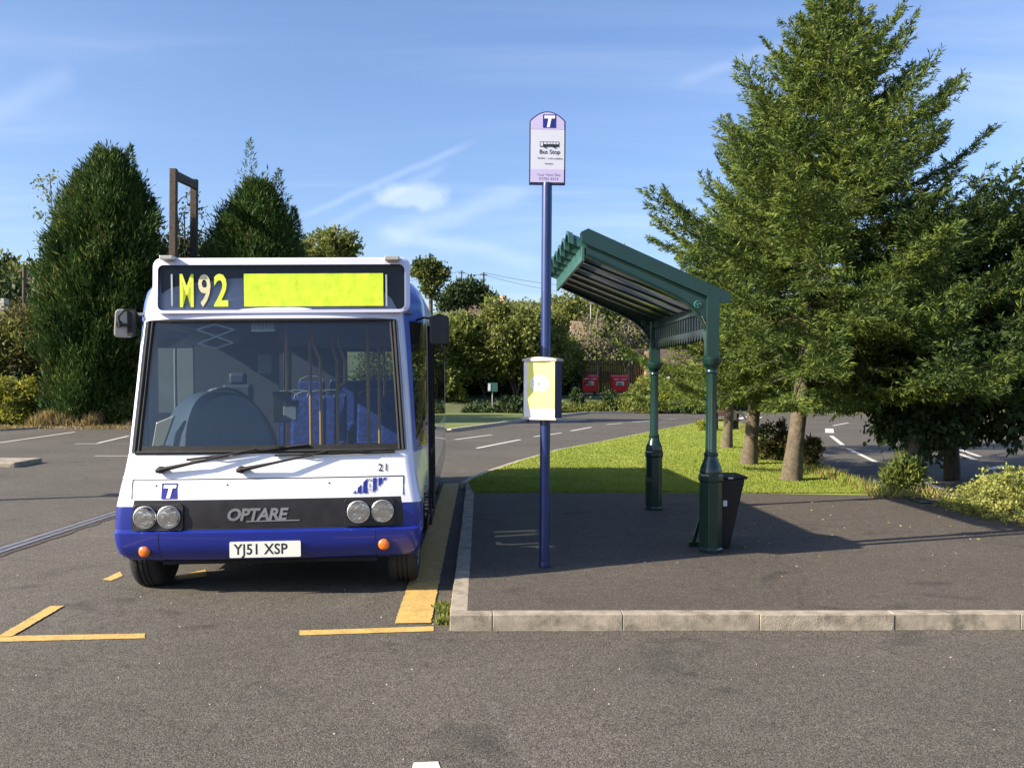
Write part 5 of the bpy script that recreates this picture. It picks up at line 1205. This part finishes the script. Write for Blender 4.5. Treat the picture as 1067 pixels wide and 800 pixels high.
for i, (px, py, Y, r_, lab) in enumerate([(5, 292, 95, 2.6, 'far dark rounded tree above the pale building'), (18, 300, 90, 2.4, 'far grey green tree beside the telegraph pole base'), (36, 303, 88, 2.6, 'far bushy tree under the leafless branches'), (-30, 300, 92, 5, 'far dark tree beyond the pale building'), (62, 315, 86, 3, 'far dull tree half hidden by the wide conifer')]):
    p = W(px, py, Y); b = Vector((p.x, Y, float(TZ(p.x, Y))))
    leafy_tree('background_tree', lab, b, [b, b + Vector((0, 0, (p.z - b.z) * .6)), Vector((p.x, Y, p.z))], .3, [(p.x, Y, p.z, r_, r_, r_ * .8), (p.x + .8, Y, p.z - 2, r_ * 1.1, r_, r_)], 160, 18, .5, .6, .35, ['leaf_dark', 'leaf_green'], group='far trees past the car park')
# dark far hedge line closing the left horizon
for i, px in enumerate((-70, -20, 30, 70)):
    bush('hedge_bush', ['dark far hedge beyond the pale building, outermost length', 'dark far hedge behind the pale building', 'dark far hedge behind the telegraph pole', 'dark far hedge behind the wide conifer'][i], px, 75, [L_(px, 335, 75, 3.4, 2, 2.6), L_(px + 20, 370, 75, 3.4, 2, 3.4)], 260, 18, .5, .6, .35, ['leaf_dark'])
# telegraph pole left
def tpole(label, px, pt, Y, r=.11, arm=.5, grp='telegraph poles on the skyline'):
    p = W(px, pt, Y); b = Vector((p.x, Y, float(TZ(p.x, Y)))); t = thing('telegraph_pole', label, 'pole', b, group=grp)
    MB(b).lathe([(r, -.3), (r * .75, p.z - b.z)], b, 8).build('pole', 'wood', t, smooth=60); MB(b).box(p.x - arm, p.x + arm, Y - .05, Y + .05, p.z - .35, p.z - .25).build('crossarm', 'wood', t); return p
tpole('grey telegraph pole in front of the far trees past the car park', 25.5, 277, 70, .2, .7)
P1 = tpole('taller telegraph pole beside the hillside house', 504, 284, 120, .16, .5); P2 = tpole('slim telegraph pole at the start of the hillside roof', 481, 282, 118, .12, .4); P3 = tpole('short pole against the dark hilltop tree', 495.5, 295, 122, .1, .3)
P4 = tpole('thin far pole just past the hillside house chimney', 509, 296, 124, .08, .3)
mb = MB(P2); P5 = W(640, 300, 125); P0 = W(400, 292, 117)
def sagw(a, b, n=12, s=.5): return [a.lerp(b, i / n) - Vector((0, 0, s * 4 * (i / n) * (1 - i / n))) for i in range(n + 1)]
for a, b_ in ((P0, P2), (P2, P1), (P1, P5)): mb.tube(sagw(a, b_), .022, 4)
mb.tube(sagw(P1 + Vector((0, 0, -.3)), P5 + Vector((0, 0, -1.3))), .02, 4)
tag(mb.build('overhead_cable', 'cable'), 'thin overhead wires strung between the hillside telegraph poles', 'cable')
# buildings left
def house(name, label, c, w, d, h, rh, wallm, roofm, rz=0, wins=(), axis='x', grp=None):
    t = thing(name, label, 'building', c, rz, group=grp); w2, d2 = w / 2, d / 2
    mb = MB(); mb.box(-w2, w2, -d2, d2, -1.5, h)
    if axis == 'x':
        for s in (-1, 1): mb.prism([(s * w2, -d2, h), (s * w2, d2, h), (s * w2, 0, h + rh)], (-s * .1, 0, 0))
    else:
        for s in (-1, 1): mb.prism([(-w2, s * d2, h), (w2, s * d2, h), (0, s * d2, h + rh)], (0, -s * .1, 0))
    mb.build('wall', wallm, t); mb = MB(); e = .35
    if axis == 'x':
        k = rh / d2
        for s in (-1, 1): mb.prism([(-w2 - e, s * (d2 + e), h - e * k), (w2 + e, s * (d2 + e), h - e * k), (w2 + e, 0, h + rh), (-w2 - e, 0, h + rh)], (0, 0, .12))
    else:
        k = rh / w2
        for s in (-1, 1): mb.prism([(s * (w2 + e), -d2 - e, h - e * k), (s * (w2 + e), d2 + e, h - e * k), (0, d2 + e, h + rh), (0, -d2 - e, h + rh)], (0, 0, .12))
    rf = mb.build('roof', roofm, t); MB().box(w2 * .4, w2 * .4 + .6, -.3, .3, h + rh * .4, h + rh + .9).build('chimney', wallm, rf)
    for (x, z, ww, hh) in wins:
        fr_ = MB().box(x - ww / 2 - .07, x + ww / 2 + .07, -d2 - .04, -d2 - .003, z - .07, z + hh + .07).build('window', 'render', t); MB().box(x - ww / 2, x + ww / 2, -d2 - .055, -d2 - .042, z, z + hh).build('pane', 'panew', fr_)
    return t
p = W(-12, 320, 55); house('pale_building', 'pale cream building at the far edge past the car park', Vector((p.x, 55, 0)), 2.2, 5, 4.8, .7, 'render', 'rooft', 0, [(0, 2.6, .8, 1)])
p = W(36, 330, 66); house('small_gabled_house', 'small tan gable peeping over the brown hedge', Vector((p.x, 66, 0)), 1.5, 4, 5.2, 1.0, 'brickt', 'rooft', 0, [], 'y')

# ============================================================ RIGHT-CENTRE BACKGROUND (slope beyond the road)
def tz(px, Y): x = W(px, 400, Y).x; return Vector((x, Y, float(TZ(x, Y))))
b = tz(345, 62)
leafy_tree('background_tree', 'rounded olive tree standing behind the bus roof', b, [b, b + Vector((0, 0, 5)), W(345, 270, 62)], .3, [L_(336, 262, 62, 1.4, 1.3, 1.2), L_(352, 252, 62, 1.2, 1.2, .9), L_(362, 264, 62, .8, .9, .8), L_(345, 285, 62, 2.0, 1.5, 1.6), L_(320, 275, 62, 1.2, 1.2, 1.3)], 420, 24, .22, .26, .15, ['leaf_olive', 'leaf_green'])
b = tz(448, 70)
leafy_tree('background_tree', 'rounded green tree standing clear above the hedge beside the bus', b, [b, b + Vector((0, 0, 4)), W(449, 305, 70), W(448, 285, 70)], .25, [L_(446, 284, 70, 1.0, 1.0, .85), L_(440, 279, 70, .75, .8, .6), L_(456, 287, 70, .8, .9, .75), L_(449, 300, 70, .6, .7, .6), L_(448, 276, 70, .7, .7, .45)], 260, 24, .18, .24, .14, ['leaf_green', 'leaf_dark'])
b = tz(484, 105)
leafy_tree('background_tree', 'dark hilltop tree behind the telegraph poles', b, [b, b + Vector((0, 0, 3)), W(487, 312, 105)], .3, [L_(489, 303, 105, 1.8, 1.8, 1.2), L_(476, 310, 105, 1.8, 1.6, 1.2), L_(466, 314, 105, 1.4, 1.6, 1.0), L_(500, 310, 105, 1.6, 1.6, 1.0)], 280, 18, .3, .42, .25, ['leaf_dark'])
p = W(513, 322, 112); house('hillside_house', 'hillside house with an orange lit gable and brown roof above the hedge', Vector((p.x, 112, p.z - 4.1)), 6.0, 5.5, 2.9, 1.9, 'brickt', 'rooft', R(-28), [(-2, 1.2, 1, 1)])
# long overgrown hedge of separate bushes
hd = [(438, 56, 378, 2.0, 2.3, 'leaf_green', 'dense green bush of the slope hedge right beside the bus mirror'), (470, 57, 365, 2.2, 2.4, 'leaf_green', 'dense green bush of the slope hedge below the slim telegraph pole'),
      (505, 58, 366, 2.3, 2.5, 'leaf_green', 'dense green bush of the slope hedge below the hillside house'), (538, 57, 358, 2.2, 2.6, 'leaf_olive', 'tall olive bush of the slope hedge just left of the sign pole'),
      (562, 59, 364, 1.7, 2.5, 'leaf_olive', 'tall olive bush of the slope hedge behind the sign pole'), (583, 62, 378, 1.0, 1.6, 'leaf_green', 'darker bush of the slope hedge under the canopy tip'), (415, 58, 376, 2.2, 2.8, 'leaf_green', 'dense green bush of the slope hedge hidden behind the bus')]
for i, (px, Y, py, rx, rz_, m_, lab) in enumerate(hd):
    c_ = W(px, py, Y); b = tz(px, Y)
    lobes = [(c_.x, Y, c_.z, rx, 1.6, rz_ * .85)] + [(c_.x + random.uniform(-1, 1) * rx * .7, Y + random.uniform(-.8, .2), c_.z + random.uniform(-.5, .75) * rz_, rx * .5, 1.1, rz_ * .42) for _ in range(5)]
    shrub('hedge_bush', lab, b, lobes, 620, 24, .20, .26, .14, [m_, 'leaf_green'], 'bushes of the slope hedge')
for i, (px, py, Y) in enumerate(((470, 395, 60), (505, 398, 60), (540, 396, 61), (570, 398, 62))):
    bush('hedge_bush', ['dark low growth under the slope hedge nearest the bus', 'dark low growth under the slope hedge behind the green post', 'dark low growth under the slope hedge before the sign', 'dark low growth under the slope hedge behind the timetable'][i], px, Y, [L_(px, py, Y, 2.2, 1, 1.1)], 200, 20, .2, .3, .18, ['leaf_dark'], 'dark growth under the slope hedge')
# hilltop bushes and wall behind
for i, (px, py, Y, rx, rz_, m_, lab) in enumerate([(600, 328, 84, 3.0, 1.8, 'leaf_olive', 'hilltop bush between the sign pole and the canopy'), (640, 332, 86, 3.6, 1.7, 'leaf_brown', 'russet hilltop bush under the canopy'), (690, 335, 88, 4.0, 3.0, 'leaf_green', 'hilltop bush seen between the columns'), (740, 330, 88, 4.0, 3.5, 'leaf_green', 'hilltop bush behind the nearer column'), (560, 335, 90, 4, 2.0, 'leaf_olive', 'hilltop bush rising behind the hedge beside the sign pole'), (530, 340, 88, 3, 1.5, 'leaf_olive', 'hilltop bush below the hillside house')]):
    c_ = W(px, py, Y); b = tz(px, Y)
    shrub('hilltop_bush', lab, b, [(c_.x, Y, c_.z, rx, 2, rz_), (c_.x - rx * .5, Y, c_.z - rz_ * .6, rx * .7, 2, rz_ * .8), (c_.x + rx * .5, Y, c_.z - rz_ * .6, rx * .7, 2, rz_ * .8)], 380, 20, .3, .4, .22, [m_, 'leaf_green'], 'bushes along the hilltop')
a = W(594, 340, 80); c_ = W(626, 336, 80)
wl = MB(Vector((a.x, 80, a.z - 2))); wl.box(a.x, c_.x, 79.8, 80.2, a.z - 2.5, a.z + .45); tag(wl.build('stone_wall', 'brickt', bevel=.04), 'short sunlit tan stone wall on the slope under the canopy tip', 'wall')
# sunlit slope lawn
q = [(x, y) for x in np.linspace(tz(600, 72).x, tz(760, 72).x, 14) for y in (71.8, 75, 79.5)]
mb = MB(); mb.quadlist([(x, y, float(TZ(x, y)) + .05 + (y - 71.8) * .42) for x, y in q], [(3 * i + k, 3 * i + 3 + k, 3 * i + 4 + k, 3 * i + 1 + k) for i in range(13) for k in (0, 1)]); struct(mb.build('slope_lawn', 'lawn', smooth=60))
# shade darkened timber fence behind the bins, with rail
a, c_ = tz(440, 70), tz(672, 70)
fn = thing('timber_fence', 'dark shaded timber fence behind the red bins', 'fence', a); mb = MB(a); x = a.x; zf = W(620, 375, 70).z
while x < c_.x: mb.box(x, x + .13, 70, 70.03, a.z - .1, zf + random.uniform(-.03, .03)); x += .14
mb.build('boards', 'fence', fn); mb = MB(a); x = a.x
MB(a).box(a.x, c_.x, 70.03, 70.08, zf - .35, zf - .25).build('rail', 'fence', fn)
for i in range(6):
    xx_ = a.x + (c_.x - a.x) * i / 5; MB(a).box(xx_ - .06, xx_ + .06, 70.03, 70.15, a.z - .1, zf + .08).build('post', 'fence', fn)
# small drooping ornamental trees
def small_droop(label, px, Y, ptop, seed, wpx=26):
    b = tz(px, Y); random.seed(seed); r_ = wpx / 950 * Y
    t_ = W(px + 2, ptop, Y)
    lobes = [L_(px, ptop + 14, Y, r_ * .75, r_ * .7, .9), L_(px - wpx * .5, ptop + 34, Y, r_ * .55, r_ * .6, 1.2), L_(px + wpx * .5, ptop + 36, Y, r_ * .55, r_ * .6, 1.3), L_(px, ptop + 40, Y - .4, r_ * .5, r_ * .5, 1.1)]
    leafy_tree('ornamental_tree', label, b, [b, b + Vector((.1, 0, 1.5)), W(px, ptop + 35, Y), t_], .09, lobes, 120, 16, .2, .20, .12, ['leaf_plum', 'leaf_olive'], bark='birch', group='drooping trees behind the bins', droop=.7, up=-.2, limbs=8, inner=.2)
small_droop('drooping tree with dull purplish leaves behind the first red bin', 621, 63, 322, 3)
small_droop('drooping tree with dull purplish leaves behind the second red bin', 654, 63.4, 328, 4, 24)
small_droop('drooping dull leaved tree just past the sign pole', 597, 63.8, 345, 8, 18)
# lamp post on the slope
p = W(615, 316, 76); b = tz(615, 76); lp = thing('lamp_post', 'thin pale lamp post top above the drooping trees', 'lamp post', b); MB(b).lathe([(.08, 0), (.06, p.z - b.z)], b, 8).build('post', 'galv', lp, smooth=60); MB(b).box(p.x - .1, p.x + .35, 75.9, 76.1, p.z - .05, p.z + .06).build('lamp_head', 'galv', lp)
# red bins
def bigbin(px, pyb, label):
    Y = 63.0; c_ = tz(px, Y - .6); c_.z += .05; w_ = 19.0 / 950 * Y / 2 * .92
    t = thing('wheeled_bin', label, 'bin', c_, R(random.uniform(-4, 4)), group='red wheeled bins by the fence')
    h0, h1 = .18, 1.15; V = []
    for z, w2, d2 in ((h0, w_ * .84, .38), (h1, w_, .5)): V += [(-w2, -d2, z), (w2, -d2, z), (w2, d2, z), (-w2, d2, z)]
    MB().quadlist(V, [(0, 3, 2, 1), (4, 5, 6, 7), (0, 1, 5, 4), (1, 2, 6, 5), (2, 3, 7, 6), (3, 0, 4, 7)]).build('body', 'red', t, bevel=.03)
    mb = MB(); mb.prism([(-w_ - .03, -.54, h1), (-w_ - .03, .54, h1), (-w_ - .03, .5, h1 + .12), (-w_ - .03, 0, h1 + .2), (-w_ - .03, -.5, h1 + .08)], (2 * w_ + .06, 0, 0)); mb.build('lid', 'red', t, bevel=.02)
    mb = MB(); mb.quadlist([(-.28, -.455, .62), (.28, -.455, .62), (.26, -.478, .9), (-.26, -.478, .9)], [(0, 1, 2, 3)]); s_ = mb.build('notice', 'whitep', t)
    mb = MB(); mb.text('BIN', .2, (-.19, -.482, .68), bold=.004); 
    mb = MB()
    for k in range(3): rect(mb, -.2, .2 - .06 * k, .66 + .07 * k, .69 + .07 * k, -.487)
    mb.build('notice_text', 'ink', s_)
    mb = MB()
    for x0_, x1_ in ((-w_ * .75, -.08), (.08, w_ * .75)): mb.box(x0_, x1_, -.525, -.5, h1 - .12, h1 - .07)
    mb.build('grab_bar', 'signwhite', t)
    for sx in (-1, 1):
        for sy in (-.28, .28): MB().lathe([(.09, -.03), (.09, .03)], (sx * w_ * .7, sy, .09), 12, 0, 'X').build('wheel', 'matblack', t)
bigbin(613.5, 411, 'red wheeled bin nearer the sign pole'); bigbin(645, 411, 'red wheeled bin nearer the shelter column')
# buildings and clutter between the columns
p = W(682, 400, 72); house('brick_building', 'pinkish rendered building glimpsed between the shelter columns', Vector((p.x + 2.2, 73, p.z - .8)), 6.5, 5, 2.3, 1.2, 'brickp', 'rooft', 0, [(-1.6, .6, .9, 1.1), (.2, .6, .9, 1.1), (2, .6, .9, 1.1)])
p = W(676.5, 388, 66); b = tz(676.5, 66); mb = MB(b); mb.box(p.x - .35, p.x + .35, 65.8, 66.2, b.z - .1, W(676, 366, 66).z); tag(mb.build('stone_pillar', 'brickt', bevel=.05), 'pale sunlit stone pillar just behind the farther column', 'pillar')
b = tz(703, 60); bd_ = thing('timber_bench', 'red brown slatted bench with white boards beyond the road', 'bench', b)
mb = MB(b)
for zz in (.45, .80, 1.15): mb.box(b.x - 1.5, b.x + 1.5, 60, 60.06, b.z + zz, b.z + zz + .14)
mb.build('rail', 'brickp', bd_); mb = MB(b)
for k in range(4): mb.box(b.x - 1.35 + .9 * k - .1, b.x - 1.35 + .9 * k + .1, 59.95, 60.0, b.z + .02, b.z + 1.3)
mb.build('post', 'posterw', bd_)
# round red road sign
b = tz(731, 55); p = W(731, 405.5, 55); sg = thing('road_sign', 'round red road sign on a pale post across the road', 'road sign', b)
MB(b).box(p.x - .14, p.x - .08, 55, 55.05, b.z, p.z).build('post', 'signwhite', sg); MB(b).box(p.x + .08, p.x + .14, 55, 55.05, b.z, p.z).build('post', 'signwhite', sg)
mb = MB(b); mb.lathe([(.26, -.01), (.26, -.03)], (p.x, 55, p.z), 24, 0, 'Y'); sp_ = mb.build('sign_plate', 'redsign', sg)
mb = MB(b); mb.box(p.x - .17, p.x + .17, 54.955, 54.968, p.z - .045, p.z + .045); mb.build('sign_bar', 'posterw', sp_)
# green box on a post
b = tz(513, 50.5); p = W(513.5, 404, 50.5); gb_ = thing('post_mounted_sign', 'small green box sign on a thin post behind the lawn wedge', 'sign', b)
MB(b).lathe([(.035, -.2), (.035, p.z - b.z)], (p.x - .02, 50.5, b.z), 8).build('post', 'galv', gb_); MB(b).box(p.x - .27, p.x + .27, 50.35, 50.65, p.z - .22, p.z + .28).build('box', 'greenlite', gb_, bevel=.02)
MB(b).box(p.x - .27, p.x - .13, 50.33, 50.348, p.z - .16, p.z + .22).build('panel', 'signwhite', gb_)
# green utility cabinet behind the bus corner
b = tz(458, 60); cb = thing('utility_cabinet', 'weathered grey green cabinet beside the hedge just past the bus', 'cabinet', b); MB(b).box(b.x - .6, b.x + .6, 59.8, 60.2, b.z, b.z + 1.1).build('body', 'panelgrey', cb, bevel=.02); MB(b).box(b.x - .64, b.x + .64, 59.76, 60.24, b.z + 1.1, b.z + 1.16).build('top', 'greenlite', cb)
for xx_ in (-.3, .3): MB(b).box(b.x + xx_ - .26, b.x + xx_ + .26, 59.785, 59.798, b.z + .08, b.z + 1.02).build('door', 'greenlite', cb)
# planting strip along the far verge
row = [(478, 417, 56, .55, .75, 'leaf_gold', 'golden flame-shaped conifer beside the bus'), (500, 427, 51, .9, .28, 'leaf_dark', 'low dark spreading shrub in front of the green post sign'), (532, 424, 51, .8, .45, 'leaf_dark', 'low dark spreading shrub between post sign and timetable'), (548, 422, 52, .9, .5, 'leaf_dark', 'mound shaped dark shrub behind the timetable case'), (590, 427, 52, 1.1, .28, 'leaf_green', 'low green verge shrub just past the sign pole'),
       (601, 415, 54, .2, .5, 'leaf_dark', 'slim upright dark shrub before the first red bin'), (620, 426, 52, .9, .3, 'leaf_green', 'grassy green verge shrub below the red bins'), (637, 418, 53, .42, .55, 'leaf_dark', 'dark rounded conifer in front of the bins'), (657, 420, 52, .8, .55, 'leaf_green', 'grey green juniper before the second red bin'), (666, 412, 54, .55, .7, 'leaf_green', 'taller grey green juniper behind the first juniper'),
       (671, 407, 55, .55, .8, 'leaf_gold', 'yellow shrub touching the farther column'), (692, 414, 53, .6, .8, 'leaf_gold', 'yellow green shrub just past the farther column'), (708, 412, 53, .7, .9, 'leaf_green', 'green shrub midway between the columns'), (722, 410, 53, .6, 1.0, 'leaf_olive', 'olive shrub beside the red road sign'), (672, 424, 51, 1.0, .45, 'leaf_green', 'low spreading shrub at the far kerb behind the farther column'), (715, 424, 51, 1.0, .4, 'leaf_dark', 'low dark shrub at the far kerb between the columns'),
       (750, 416, 53, .8, .7, 'leaf_green', 'green shrub behind the nearer column'), (790, 418, 53, 1.6, .7, 'leaf_dark', 'dark shrub across the road behind the second trunk'), (850, 416, 54, 2.0, .9, 'leaf_olive', 'olive shrub across the road past the largest trunk'), (905, 414, 54, 2.0, 1.0, 'leaf_gold', 'yellowish shrub across the road behind the low spruce boughs'), (960, 412, 53, 2.2, 1.1, 'leaf_dark', 'dark shrub across the road behind the creeper clump'), (1020, 412, 50, 2.2, 1.1, 'leaf_brown', 'tan brown hedge across the road behind the hanging leaves'), (1075, 414, 48, 2.2, 1.2, 'leaf_olive', 'olive hedge at the road bend behind the mound')]
for (px, py, Y, rx, rz_, m_, lab) in row:
    c_ = W(px, py, Y); b = tz(px, Y)
    shrub('verge_shrub', lab, b, [(c_.x, Y, c_.z, rx, min(rx, 1), rz_), (c_.x + rx * .4, Y - .2, c_.z - rz_ * .3, rx * .6, min(rx, .8), rz_ * .6)], 90 if rx < 1.5 else 180, 22, .10 + .04 * rx, .17, .09, [m_, 'leaf_green' if m_ != 'leaf_dark' else 'leaf_dark'], 'shrubs along the far verge')
# brown low object and bent hoop by the slim spruce
b = gp(756, 448); bn2 = thing('low_bench', 'low reddish brown bench beside the slim spruce trunk', 'bench', b, R(15)); MB().box(-.5, .5, -.15, .15, .32, .38).build('seat', 'wood', bn2, bevel=.01); MB().box(-.5, .5, .13, .17, .5, .68).build('backrest', 'brickp', bn2, bevel=.01)
for sx in (-.4, .4): MB().box(sx - .04, sx + .04, -.12, .17, -.02, .6).build('leg', 'matblack', bn2)
P = [gp(768, 441), gp(769, 441) + Vector((0, 0, .35)), gp(771, 441) + Vector((0, 0, .5)), gp(776, 446) + Vector((.1, 0, .25)), gp(780, 449)]
mb = MB(P[0]); tag(mb.tube(P, .045, 8).build('bent_hoop', 'matblack', smooth=60), 'bent black metal hoop between the two rear spruce trunks', 'hoop')
# street lamp outside the frame on the left whose shadow falls across the car park
b = Vector((-9.6, 12.35, 0)); sl_ = thing('street_lamp', 'plain grey street lamp standing on the car park outside the picture', 'street lamp', b); MB(b).lathe([(.13, 0), (.13, 1.2), (.09, 1.3), (.07, 2.6)], b, 12).build('column', 'galv', sl_, smooth=60)
MB(b).box(b.x - .5, b.x + .5, b.y - .22, b.y + .22, 2.6, 2.75).build('lamp_head', 'galv', sl_, bevel=.03)

# ============================================================ LIGHT
EL, AZ = R(29), R(18.5)
sd_ = bpy.data.lights.new('sun', 'SUN'); sd_.energy = 5.0; sd_.angle = R(.53); sd_.color = (1, .89, .72); so = bpy.data.objects.new('sun', sd_); col.objects.link(so)
so.rotation_euler = Vector((math.cos(AZ) * math.cos(EL), math.sin(AZ) * math.cos(EL), -math.sin(EL))).to_track_quat('-Z', 'Y').to_euler()
w = bpy.data.worlds.new('World'); scene.world = w; w.use_nodes = True; n = w.node_tree.nodes; l = w.node_tree.links; n.clear()
out = n.new('ShaderNodeOutputWorld'); bg = n.new('ShaderNodeBackground'); l.new(bg.outputs[0], out.inputs[0]); bg.inputs[1].default_value = .085
sky = n.new('ShaderNodeTexSky'); sky.sky_type = 'NISHITA'; sky.sun_disc = False; sky.sun_elevation = EL; sky.sun_rotation = math.atan2(-math.cos(AZ), -math.sin(AZ)) % (2 * math.pi)
sky.altitude = 100; sky.air_density = 1.0; sky.dust_density = 1.5; sky.ozone_density = 2.2
tc = n.new('ShaderNodeTexCoord')
def math_(op, a, b=None, c=None):
    q = n.new('ShaderNodeMath'); q.operation = op
    for i, v in enumerate((a, b, c)):
        if v is None: continue
        if isinstance(v, (int, float)): q.inputs[i].default_value = v
        else: l.new(v, q.inputs[i])
    return q.outputs[0]
def vdot(v):
    q = n.new('ShaderNodeVectorMath'); q.operation = 'DOT_PRODUCT'; l.new(dirn, q.inputs[0]); q.inputs[1].default_value = tuple(v); return q.outputs['Value']
nm = n.new('ShaderNodeVectorMath'); nm.operation = 'NORMALIZE'; l.new(tc.outputs['Generated'], nm.inputs[0]); dirn = nm.outputs[0]
def ramp(x, a, b):
    q = n.new('ShaderNodeMapRange'); q.interpolation_type = 'SMOOTHSTEP'; l.new(x, q.inputs[0]); q.inputs[1].default_value = a; q.inputs[2].default_value = b; return q.outputs[0]
# thin cirrus: noise on the direction projected to a high plane
sp3 = n.new('ShaderNodeSeparateXYZ'); l.new(dirn, sp3.inputs[0]); zc_ = math_('MAXIMUM', sp3.outputs[2], .02); zc_ = math_('ADD', zc_, .12)
cx3 = n.new('ShaderNodeCombineXYZ'); l.new(math_('DIVIDE', sp3.outputs[0], zc_), cx3.inputs[0]); l.new(math_('DIVIDE', sp3.outputs[1], zc_), cx3.inputs[1])
mp = n.new('ShaderNodeMapping'); l.new(cx3.outputs[0], mp.inputs[0]); mp.inputs['Rotation'].default_value = (0, 0, R(38)); mp.inputs['Scale'].default_value = (.35, 1.3, 1)
nz = n.new('ShaderNodeTexNoise'); l.new(mp.outputs[0], nz.inputs['Vector']); nz.inputs['Scale'].default_value = 1.3; nz.inputs['Detail'].default_value = 9; nz.inputs['Roughness'].default_value = .55; nz.inputs['Distortion'].default_value = .6
cir = math_('MULTIPLY', ramp(nz.outputs[0], .42, .85), .22)
nf = n.new('ShaderNodeTexNoise'); l.new(dirn, nf.inputs['Vector']); nf.inputs['Scale'].default_value = 26; nf.inputs['Detail'].default_value = 6
tot = cir
def contrail(p0, p1, width, amt, fade=.35):
    global tot
    d0, d1 = ray(*p0).normalized(), ray(*p1).normalized(); nn = d0.cross(d1).normalized(); mid = (d0 + d1).normalized(); half = d0.angle(d1) / 2
    wob = math_('MULTIPLY', math_('SUBTRACT', nf.outputs[0], .5), width * 1.2)
    ds = math_('ABSOLUTE', math_('ADD', vdot(nn), wob)); band = math_('SUBTRACT', 1, ramp(ds, 0, width))
    tan = nn.cross(mid).normalized(); al = math_('ABSOLUTE', vdot(tan)); end = math_('SUBTRACT', 1, ramp(al, math.sin(half) * (1 - fade), math.sin(half) * 1.05))
    tot = math_('ADD', tot, math_('MULTIPLY', math_('MULTIPLY', band, end), amt))
contrail((300, 232), (500, 145), .006, .09); contrail((330, 245), (470, 168), .008, .07); contrail((380, 240), (575, 275), .014, .10); contrail((390, 250), (560, 198), .02, .12); contrail((-30, 130), (80, 70), .02, .07); contrail((700, 90), (830, 40), .010, .06)
# small puff of cloud
cd = ray(428, 206).normalized(); dx_ = Vector((1, 0, 0)); 
ux_ = math_('MULTIPLY', vdot((1, 0, 0)), 1); px_ = math_('DIVIDE', math_('SUBTRACT', vdot((1, 0, 0)), cd.x), .036); pz_ = math_('DIVIDE', math_('SUBTRACT', vdot((0, 0, 1)), cd.z), .014)
rr2 = math_('SQRT', math_('ADD', math_('MULTIPLY', px_, px_), math_('MULTIPLY', pz_, pz_))); nr = math_('ADD', rr2, math_('MULTIPLY', math_('SUBTRACT', nf.outputs[0], .5), 2.6))
puff = math_('MULTIPLY', math_('SUBTRACT', 1, ramp(nr, .25, 1.15)), math_('GREATER_THAN', vdot(cd), .9)); tot = math_('ADD', tot, math_('MULTIPLY', puff, .24))
tot = math_('MINIMUM', tot, .8)
gain = n.new('ShaderNodeMix'); gain.data_type = 'RGBA'; gain.blend_type = 'MULTIPLY'; gain.inputs[0].default_value = 1; l.new(sky.outputs[0], gain.inputs[6]); gain.inputs[7].default_value = (1.0, 1.07, 1.27, 1)
mx = n.new('ShaderNodeMix'); mx.data_type = 'RGBA'; l.new(tot, mx.inputs[0]); l.new(gain.outputs[2], mx.inputs[6]); mx.inputs[7].default_value = (8.6, 8.8, 9.2, 1); l.new(mx.outputs[2], bg.inputs[0])
vs = scene.view_settings; vs.view_transform = 'Standard'; vs.look = 'None'; vs.exposure = 1.08; vs.gamma = 1; vs.use_curve_mapping = False
scene.cycles.max_bounces = 8; scene.cycles.transparent_max_bounces = 24; scene.cycles.caustics_reflective = False; scene.cycles.caustics_refractive = False
scene.cycles.use_denoising = True

# separate pieces that share a look become parts of their own
def split_loose(ob):
    me = ob.data; n = len(me.vertices); par = list(range(n))
    def find(a):
        while par[a] != a: par[a] = par[par[a]]; a = par[a]
        return a
    for e in me.edges: par[find(e.vertices[0])] = find(e.vertices[1])
    groups = {}
    for p in me.polygons: groups.setdefault(find(p.vertices[0]), []).append(p.index)
    if len(groups) < 2: return
    for gi, ids in enumerate(groups.values()):
        o = ob if gi == 0 else ob.copy()
        if gi: col.objects.link(o)
        bm = bmesh.new(); bm.from_mesh(me); bm.faces.ensure_lookup_table(); keep = set(ids)
        bmesh.ops.delete(bm, geom=[f for f in bm.faces if f.index not in keep], context='FACES'); m2 = me.copy(); bm.to_mesh(m2); bm.free()
        groups_mesh.append((o, m2))
    for o, m2 in groups_mesh: o.data = m2
    groups_mesh.clear()
groups_mesh = []
SPLIT = ('bumper_seam', 'arch_skirt', 'arch_panel', 'mirror_arm', 'window_post', 'blind_edge', 'trim_strip', 'flag_band', 'rear_bulkhead', 'cab_partition', 'cab_bulkhead', 'overhead_locker', 'beading', 'side_pillar', 'wheel_housing', 'grab_bar', 'back_beam', 'case_cap', 'clamp', 'rosette', 'door_frame')
for o in [o for o in scene.objects if o.type == 'MESH' and o.name.split('.')[0] in SPLIT]: split_loose(o)
